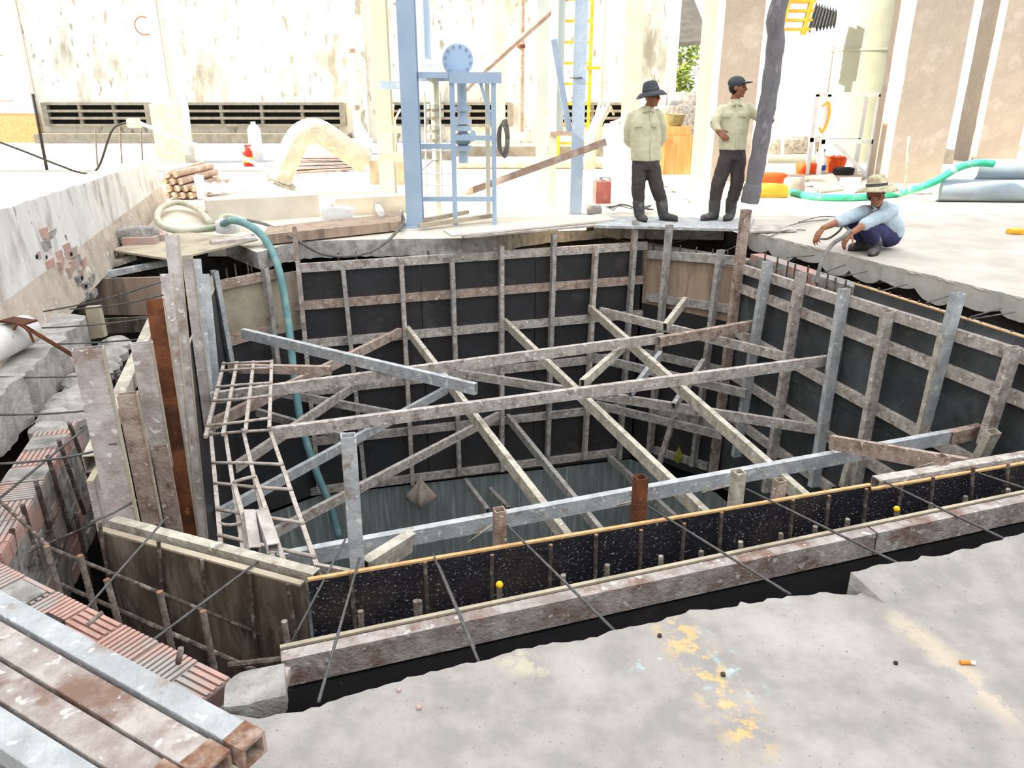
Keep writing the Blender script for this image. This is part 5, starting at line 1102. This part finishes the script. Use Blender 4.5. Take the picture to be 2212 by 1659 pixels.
tag(lump('orange_bag', G(1664, 386, .09), (.28, .15, .12), 'orange', 103), 'orange-red sack right of the hanging hose, rear one', 'bag')
tag(lump('orange_bag', G(1664, 412, .09), (.26, .15, .12), 'yellow_paint', 104), 'orange-yellow sack right of the hanging hose, front one', 'bag')
tag(lump('brown_bag', G(1716, 402, .1), (.17, .12, .15), 'sack', 105), 'crumpled brown bag left of the slanted board', 'bag')
board(((1738, 380), (1800, 376), (1822, 408), (1772, 414)), .03, .03, 'ply_pale', 'pale slanted board in front of the water bottle', 'board', tilt=(.12, .12, 0, 0))
board(((1815, 383), (1862, 382), (1858, 395), (1812, 396)), .05, .05, 'white', 'white board beside the slanted board', 'board')
board(((1700, 372), (1870, 368), (1868, 386), (1690, 392)), .02, .02, 'tube_brown', 'brown plank under the orange bag, bottle and basket', 'plank')
for i, (a, c) in enumerate((((1655, 505), (1790, 474)), ((1660, 512), (1740, 497)), ((1725, 480), (1820, 470)))):
    rod('loose_wire', spline([G(*a, .01), G((a[0]+c[0])/2, (a[1]+c[1])/2-7, .03), G(*c, .01)], 6), .006, 'wire', '%s loose wire from the left on the right slab before the squatting man' % ORD[i], 'wire', 'loose wires on the right slab')
tag(lump('rag', G(2195, 500, .03), (.09, .07, .04), 'yellow_paint', 110), 'small yellow rag on the sunny slab at the right edge', 'rag')

# a few more things between the columns
t = thing('rope_coil', Y(1086, 300, 11.4), 'brown rope coil hanging on the right leg of the valve stand', 'rope')
for i in range(4): B().tube([Y(1084+2*i, 300, fy+.02*i)+V((math.cos(6.2832*k/16)*.055, .02*i-.06, math.sin(6.2832*k/16)*(.17+.02*i))) for k in range(17)], .012, 6).go('turn', 'cable', parent=t, smooth=True)
rs_ = random.Random(4)
for i in range(6):
    a = Y(828+5*i, 268-rs_.uniform(0, 10), 15+.1*i); c = Y(834+5*i+rs_.uniform(-6, 8), 222+rs_.uniform(0, 18), 15.2+.1*i)
    rod('scrap_stick', [V((a.x, a.y, .35)), a, c], .022, ('rust_pipe', 'yellow_paint', 'duct')[i % 3], '%s scrap stick from the left between the cream and blue columns' % ORD[i], 'stick', 'scrap sticks between the columns')
tag(B().box(V((Y(842, 290, 15.3).x, 15.3, .16)), .7, .9, .44).go('scrap_crate', 'ply_pale'), 'pale crate of scrap sticks between the cream and blue columns', 'crate')
t = thing('yellow_hose', Y(1790, 260, ys_-.1), 'yellow hose looped over the left side of the white angle stand', 'hose')
B().tube(spline([Y(1776, 230, ys_-.06), Y(1790, 222, ys_-.08), Y(1792, 245, ys_-.08), Y(1786, 268, ys_-.07), Y(1776, 285, ys_-.06), Y(1770, 275, ys_-.06)], 5), .022, 8).go('hose', 'yellow_paint', parent=t, smooth=True)
tag(B().box(G(2044, 356)+V((0, .5, .16)), .55, .5, .32).go('grey_block', 'louver'), 'grey concrete block behind the massive column at the right', 'block')
# ------------------------------------------------------------------ people
def fuse(b, name, mat, parent, vox, origin, sm=4, wrinkle=0, wsize=.09):
    o = b.go(name, mat, parent=parent, origin=origin)
    m = o.modifiers.new('fuse', 'REMESH'); m.mode = 'VOXEL'; m.voxel_size = vox; m.use_smooth_shade = True
    s = o.modifiers.new('relax', 'SMOOTH'); s.iterations = sm; s.factor = .5
    if wrinkle:
        tx = bpy.data.textures.new(name+'_folds', 'CLOUDS'); tx.noise_scale = wsize; tx.noise_depth = 2
        d = o.modifiers.new('folds', 'DISPLACE'); d.texture = tx; d.strength = wrinkle; d.mid_level = .5; d.texture_coords = 'LOCAL'
    return o
def limb(b, pts, rs, n=14):
    """tapered limb: rounded at every joint"""
    for p, r in zip(pts, rs): b.ball(p, r*.99, n=n)
    for i in range(len(pts)-1): b.tube([pts[i], pts[i+1]], [rs[i], rs[i+1]], n)
def ellloft(b, rings, n=24):
    """rings: (centre, half width, half depth, yaw)"""
    k0 = len(b.v); vs = []
    for c, rx, ry, yaw in rings:
        x = V((math.cos(yaw), math.sin(yaw), 0)); y = V((-math.sin(yaw), math.cos(yaw), 0))
        vs += [V(c)+x*rx*math.cos(6.2832*k/n)+y*ry*math.sin(6.2832*k/n) for k in range(n)]
    m = len(rings); fs = [(i*n+k, i*n+(k+1) % n, (i+1)*n+(k+1) % n, (i+1)*n+k) for i in range(m-1) for k in range(n)]
    b.add(vs, fs+[tuple(range(n))[::-1], tuple(range((m-1)*n, m*n))])
def basis(F, U=(0, 0, 1)):
    F = V(F).normalized(); R_ = F.cross(V(U)).normalized(); U2 = R_.cross(F).normalized()
    return R_, F, U2, Matrix((R_, F, U2)).transposed()
def head(b, c, F, U=(0, 0, 1)):
    R_, F, U, m = basis(F, U); c = V(c)
    def e(r, f, u, s): b.ball(c+R_*r+F*f+U*u, 1, s, 14, m)
    e(0, -.012, .022, (.073, .092, .098)); e(0, .028, -.045, (.056, .060, .064)); e(0, .066, -.092, (.024, .020, .018))
    b.tube([c+F*.086+U*.022, c+F*.112-U*.020, c+F*.088-U*.026], [.009, .014, .010], 8)
    for s in (-1, 1):
        e(.013*s, .094, -.024, (.009, .010, .008)); e(.040*s, .058, -.018, (.026, .024, .024)); e(.076*s, -.006, .0, (.010, .022, .032))
        e(.028*s, .078, .036, (.024, .014, .009))
    e(0, .086, -.048, (.023, .010, .006)); e(0, .084, -.060, (.020, .010, .007))
    return R_, F, U, m
def eyes(c, fr, parent):
    R_, F, U, m = fr
    for s in (-1, 1):
        B().ball(V(c)+R_*.029*s+F*.083+U*.014, 1, (.009, .006, .0045), 10, m).go('eye', 'eye', parent=parent, smooth=True)
        B().ball(V(c)+R_*.029*s+F*.088+U*.037, 1, (.017, .005, .0025), 10, m).go('eyebrow', 'hair', parent=parent, smooth=True)
def hand(b, wrist, f, n, side=1, curl=.35, s=1.0):
    """palm and five separate fingers; f = finger direction, n = the way the palm faces"""
    f = V(f).normalized(); n = (V(n)-f*V(n).dot(f)).normalized(); x = f.cross(n)*side; w_ = V(wrist)
    for k, (o, l) in enumerate(((-.030, .088), (-.010, .094), (.011, .090), (.030, .082))):
        limb(b, [w_+x*o*.55*s, w_+x*o*s+f*l*s], [.014*s, .0115*s], 8)
        p = w_+x*o*s+f*l*s; d = f.copy(); ln = (.040, .045, .041, .033)[k]*s
        for j in range(3):
            c_ = curl*(1+.12*k)*(j+.6)*.9; d = (f*math.cos(c_)+n*math.sin(c_)+x*o*2).normalized(); q = p+d*ln*(1, .72, .58)[j]
            limb(b, [p, q], [.0095*s-.0008*j, .0088*s-.0009*j], 8); p = q
    p = w_-x*.026*s+f*.022*s
    for j, (a, l) in enumerate(((.85, .045), (.55, .034), (.35, .026))):
        d = (f*math.cos(a)-x*math.sin(a)+n*(.35+.25*j*curl)).normalized(); q = p+d*l*s; limb(b, [p, q], [.0125*s-.001*j, .011*s-.0012*j], 8); p = q
def brim_hat(c, U, F, r_in, r_brim, h, mat, parent, droop=.02, band=None):
    R_, F2, U2, m = basis(F, U)
    t = B(); n = 32; prof = [(r_in*.12, h), (r_in*.5, h*.97), (r_in*.80, h*.85), (r_in*.97, h*.5), (r_in*1.06, .0), (r_brim*.8, -.006), (r_brim, -droop), (r_brim*.99, -droop-.007), (r_in*1.02, -.012), (r_in*.95, -.01)]
    for r, z in prof:
        for k in range(n):
            a = 6.2832*k/n; wv = .012*math.sin(2*a+.6)*(1 if r > r_in*1.2 else 0)
            t.v.append(V(c)+m @ V((math.cos(a)*r, math.sin(a)*r*1.12, z+wv)))
    for i in range(len(prof)-1): t.f += [(i*n+k, i*n+(k+1) % n, (i+1)*n+(k+1) % n, (i+1)*n+k) for k in range(n)]
    t.f.append(tuple(range(n))); t.f.append(tuple(range((len(prof)-1)*n, len(prof)*n))[::-1])
    o = t.go('hat', mat, parent=parent, smooth=True)
    if band:
        q = B(); q.v = [V(c)+m @ V((math.cos(6.2832*k/n)*r, math.sin(6.2832*k/n)*r*1.12, z)) for r, z in ((r_in*1.065, .004), (r_in*1.05, .03)) for k in range(n)]
        q.f = [(k, (k+1) % n, n+(k+1) % n, n+k) for k in range(n)]; q.go('hat_band', band, parent=o, smooth=True)
    return o
def boot(parent, ankle, top, toe, r=.055, zsole=None):
    b = B(); a, tp, to = V(ankle), V(top), V(toe); d = (to-a); d.z = 0; d.normalize(); zs = zsole
    limb(b, [tp, a+(tp-a)*.35, V((a.x, a.y, zs+.07))], [r*1.22, r*1.08, r*.92])
    hl = V((a.x, a.y, zs+.045))-d*.03; L = .19
    limb(b, [hl, hl+d*L*.55+V((0, 0, .0)), hl+d*L+V((0, 0, -.005))], [.046, .047, .040])
    o = fuse(b, 'boot', 'boot', parent, .009, (a.x, a.y, zs), 3)
    q = B(); sd = V((-d.y, d.x, 0)); vs = []
    for k in range(16):
        an = 6.2832*k/16; e = hl+d*(L*.5+math.cos(an)*(L*.5+.042))+sd*math.sin(an)*(.046 if math.cos(an) > -.2 else .04); vs.append((e.x, e.y))
    q.prism(vs, zs, zs+.022).go('sole', 'black', parent=o)
    return o
def boot_par(o): return o
# ---- first man: dark brimmed hat, hands behind his back
def standing(root_px, y0, zs, label, J):
    pass
y1 = 9.95; zs = .036
rt = G(1408, 483, zs)
man = thing('person', rt, 'standing person in dark brimmed hat and pale olive shirt, hands behind the back', 'person')
P = lambda u, v, dy=0: Y(u, v, y1+dy)
hc = P(1409, 209, -.03)
b = B(); fr = head(b, hc, (.72, -.68, -.06))
limb(b, [P(1400, 238, .02), P(1405, 224, .0)], [.060, .054]); ellloft(b, [(P(1395, 350, .03), .15, .10, 0), (P(1394, 300, .03), .15, .10, 0), (P(1394, 255, .03), .13, .09, 0), (P(1396, 236, .03), .10, .07, 0)])
for pts in ([P(1363, 250, .02), P(1357, 300, .10), P(1382, 330, .20)], [P(1424, 248, .03), P(1431, 298, .12), P(1404, 330, .22)]): limb(b, pts, [.036, .040, .03])
hand(b, P(1384, 331, .20), (.8, .1, -.5), (0, 1, 0), 1, .5); hand(b, P(1402, 331, .24), (-.8, .1, -.5), (0, 1, 0), -1, .5)
for pts in ([P(1383, 350, .02), P(1379, 412, -.02), P(1382, 468, 0)], [P(1410, 350, .02), P(1421, 410, -.03), P(1433, 466, .0)]): limb(b, pts, [.065, .046, .028])
body = fuse(b, 'body', 'skin', man, .0075, rt, 2); eyes(hc, fr, body)
b = B(); yw_ = .12
ellloft(b, [(P(1395, 347, .03), .192, .135, yw_), (P(1395, 325, .03), .190, .135, yw_), (P(1394, 290, .03), .192, .138, yw_), (P(1393, 262, .03), .192, .135, yw_), (P(1394, 248, .03), .165, .115, yw_), (P(1396, 239, .02), .115, .095, yw_), (P(1398, 234, .02), .078, .075, yw_), (P(1399, 229, .01), .068, .066, yw_)])
limb(b, [P(1367, 249, .03), P(1358, 276, .06), P(1357, 302, .11), P(1375, 322, .19)], [.068, .066, .062, .05]); limb(b, [P(1421, 247, .03), P(1429, 274, .07), P(1430, 300, .13), P(1412, 322, .2)], [.068, .066, .060, .05])
sh = fuse(b, 'shirt', 'shirt', man, .009, rt, 3, .018)
for u in (1378, 1417): B().box(P(u, 270, -.108), .095, .03, .04, yw_).go('pocket_flap', 'shirt', parent=sh)
B().bar(P(1406, 240, -.085), P(1407, 345, -.112), .022, .016, (0, -1, 0), False).go('placket', 'shirt', parent=sh)
for s in (-1, 1): B().tube([P(1400+9*s, 231, -.03), P(1403+4*s, 240, -.10), P(1401+11*s, 243, -.085)], [.012, .016, .008], 8).go('collar', 'shirt', parent=sh, smooth=True)
b = B(); ellloft(b, [(P(1395, 366, .03), .168, .125, 0), (P(1395, 342, .03), .172, .125, 0)])
limb(b, [P(1382, 360, .02), P(1378, 412, -.01), P(1380, 430, 0)], [.102, .086, .078]); limb(b, [P(1409, 360, .02), P(1420, 410, -.02), P(1427, 428, .0)], [.102, .086, .078])
tr = fuse(b, 'trousers', 'trousers', man, .010, rt, 3, .016, .07)
boot(man, P(1382, 476, 0), P(1379, 437, 0), P(1392, 484, -.15), .064, zs); boot(man, P(1434, 474, 0), P(1429, 435, 0), P(1452, 480, -.08), .064, zs)
brim_hat(P(1406, 197, -.03), (-.24, .0, 1), (.72, -.68, .1), .090, .172, .122, 'hat_dark', man, .048, 'hat_dark')
# ---- second man: cap, one hand on the hip, the other on the hanging hose
y2 = 9.98; rt = G(1560, 482, zs)
man = thing('person', rt, 'standing person in dark cap and pale olive shirt, holding the hanging hose', 'person')
P = lambda u, v, dy=0: Y(u, v, y2+dy)
hc = P(1594, 190, -.03); b = B(); fr = head(b, hc, (.86, -.50, -.02))
limb(b, [P(1586, 222, .02), P(1590, 206, 0)], [.060, .054]); ellloft(b, [(P(1583, 328, .03), .14, .10, -.1), (P(1585, 285, .03), .15, .10, -.1), (P(1588, 240, .03), .13, .09, -.1), (P(1588, 222, .03), .09, .07, -.1)])
limb(b, [P(1562, 236, .02), P(1541, 266, -.02), P(1552, 284, -.10)], [.036, .040, .028]); hand(b, P(1551, 284, -.10), (.75, -.25, -.6), (0, 1, -.2), -1, .5)
limb(b, [P(1616, 232, .02), P(1636, 252, -.06), P(1650, 262, -.12)], [.036, .040, .029]); hand(b, P(1650, 264, -.09), (.75, -.60, .12), (-.6, -.8, 0), 1, .75)
for pts in ([P(1570, 332, .02), P(1551, 398, -.03), P(1541, 468, 0)], [P(1596, 332, .02), P(1592, 398, -.02), P(1579, 468, .0)]): limb(b, pts, [.065, .046, .028])
body = fuse(b, 'body', 'skin', man, .0075, rt, 2); eyes(hc, fr, body)
b = B(); yw_ = -.12
ellloft(b, [(P(1581, 323, .03), .175, .13, yw_), (P(1583, 300, .03), .175, .13, yw_), (P(1585, 270, .03), .185, .135, yw_), (P(1588, 245, .03), .188, .13, yw_), (P(1589, 234, .03), .155, .11, yw_), (P(1589, 225, .02), .11, .095, yw_), (P(1589, 219, .02), .078, .075, yw_), (P(1589, 214, .01), .068, .066, yw_)])
limb(b, [P(1561, 237, .03), P(1548, 256, .0), P(1544, 268, -.02), P(1550, 280, -.07)], [.068, .064, .060, .045]); limb(b, [P(1615, 233, .02), P(1628, 246, -.02), P(1640, 256, -.07)], [.068, .06, .05])
sh = fuse(b, 'shirt', 'shirt', man, .009, rt, 3, .018)
for u in (1570, 1604): B().box(P(u, 248, -.098), .095, .03, .04, yw_).go('pocket_flap', 'shirt', parent=sh)
B().bar(P(1592, 226, -.08), P(1590, 321, -.106), .022, .016, (0, -1, 0), False).go('placket', 'shirt', parent=sh)
for s in (-1, 1): B().tube([P(1591+9*s, 216, -.03), P(1593+4*s, 226, -.09), P(1592+11*s, 229, -.08)], [.012, .016, .008], 8).go('collar', 'shirt', parent=sh, smooth=True)
b = B(); ellloft(b, [(P(1582, 344, .03), .160, .12, 0), (P(1582, 318, .03), .163, .12, 0)])
limb(b, [P(1570, 340, .02), P(1551, 398, -.02), P(1545, 430, 0)], [.100, .086, .078]); limb(b, [P(1595, 340, .02), P(1592, 398, -.01), P(1583, 428, .0)], [.098, .084, .076])
fuse(b, 'trousers', 'trousers', man, .010, rt, 3, .016, .07)
boot(man, P(1541, 475, .0), P(1544, 436, 0), P(1520, 482, -.06), .064, zs); boot(man, P(1577, 474, .02), P(1580, 434, .02), P(1566, 482, -.12), .062, zs)
R_, F_, U_, m_ = basis((.86, -.50, .08)); cc = P(1591, 178, -.03)
t = B(); t.ball(cc+U_*.0, 1, (.086, .104, .075), 20, m_)
cap = t.go('cap', 'hat_dark', parent=man, smooth=True); q = B(); q.ball(cc+F_*.115-U_*.012, 1, (.072, .085, .012), 16, m_); q.go('cap_peak', 'hat_dark', parent=cap, smooth=True)
B().ball(hc-F_*.03+U_*.01, 1, (.077, .082, .085), 16, m_).go('hair', 'hair', parent=man, smooth=True)
# ---- squatting man with a wide camouflage hat
rt = G(1880, 546, 0)
man = thing('person', rt, 'squatting person in wide camouflage hat, faded blue shirt and navy trousers, holding a cable', 'person')
Q = Y
hc = Q(1893, 420, 7.95); b = B(); fr = head(b, hc, (.10, -1, -.18))
limb(b, [Q(1896, 452, 8.05), Q(1894, 436, 8.0)], [.062, .055]); ellloft(b, [(Q(1915, 505, 8.2), .12, .10, .1), (Q(1905, 480, 8.1), .16, .11, .1), (Q(1898, 455, 8.05), .12, .09, .1)])
limb(b, [Q(1866, 458, 8.02), Q(1820, 476, 7.86), Q(1779, 492, 7.76)], [.05, .041, .028]); hand(b, Q(1778, 493, 7.76), (-.55, -.15, -.8), (.6, .2, -.5), 1, .45)
limb(b, [Q(1926, 456, 8.04), Q(1872, 482, 7.78), Q(1840, 503, 7.66)], [.05, .042, .029]); hand(b, Q(1839, 504, 7.66), (-.62, -.15, -.75), (.5, .2, -.6), -1, .55)
limb(b, [Q(1924, 508, 8.2), Q(1868, 490, 7.82), Q(1893, 530, 7.95)], [.08, .055, .042]); limb(b, [Q(1906, 508, 8.28), Q(1842, 480, 8.02), Q(1864, 522, 8.15)], [.08, .055, .042])
body = fuse(b, 'body', 'skin', man, .007, rt, 2); eyes(hc, fr, body)
b = B(); limb(b, [Q(1920, 500, 8.22), Q(1912, 483, 8.16), Q(1900, 464, 8.1), Q(1896, 448, 8.05)], [.155, .165, .150, .075], 20)
limb(b, [Q(1868, 459, 8.05), Q(1840, 468, 7.94), Q(1812, 479, 7.84)], [.078, .070, .056]); limb(b, [Q(1924, 457, 8.06), Q(1900, 468, 7.92), Q(1866, 486, 7.76)], [.080, .074, .058])
sh = fuse(b, 'shirt', 'shirt_blue', man, .009, rt, 3, .022)
for s in (-1, 1): B().tube([Q(1896+10*s, 442, 7.98), Q(1896+5*s, 452, 7.92), Q(1896+12*s, 457, 7.93)], [.012, .017, .009], 8).go('collar', 'shirt_blue', parent=sh, smooth=True)
b = B(); limb(b, [Q(1921, 509, 8.22), Q(1911, 508, 8.28)], [.125, .118])
limb(b, [Q(1926, 510, 8.17), Q(1868, 490, 7.82)], [.105, .076]); limb(b, [Q(1868, 490, 7.82), Q(1886, 515, 7.90)], [.076, .068])
limb(b, [Q(1906, 508, 8.28), Q(1842, 482, 8.02)], [.105, .076]); limb(b, [Q(1842, 482, 8.02), Q(1858, 510, 8.1)], [.076, .066])
fuse(b, 'trousers', 'trousers_navy', man, .010, rt, 3, .018, .08)
a1, t1 = G(1893, 549, 0), G(1872, 553, 0)
boot(man, V((a1.x, a1.y+.02, .1)), Q(1885, 512, 7.92), t1+V((-.05, -.12, 0)), .058, 0); a2 = G(1866, 540, 0); boot(man, V((a2.x, a2.y, .1)), Q(1858, 508, 8.1), a2+V((-.2, -.06, 0)), .056, 0)
brim_hat(Q(1894, 402, 7.97), (-.10, -.10, 1), (.10, -1, .1), .094, .20, .115, 'hat_tan', man, .045, 'hat_dark')
B().ball(hc-fr[1]*.03+fr[2]*.0, 1, (.077, .08, .085), 16, fr[3]).go('hair', 'hair', parent=man, smooth=True)
rod('cable', spline([Q(1836, 498, 7.62), Q(1822, 512, 7.5), Q(1800, 526, 7.4), Q(1782, 550, 7.3), Q(1770, 580, 7.2), Q(1764, 612, 7.15)], 6), .02, 'cable', 'dark cable in the hand of the squatting person, hanging over the slab edge', 'cable', n=8)
rod('cable', spline([Q(1838, 500, 7.7), Q(1822, 488, 7.9), Q(1812, 500, 8.1), Q(1790, 515, 8.3), Q(1772, 516, 8.4)], 6), .012, 'cable', 'thin end of cable curling behind the squatting person\'s hands', 'cable', n=6)
for o in S.objects:
    if 'o' in o: del o['o']
for m in bpy.data.materials:
    if 'mix' in m: del m['mix']
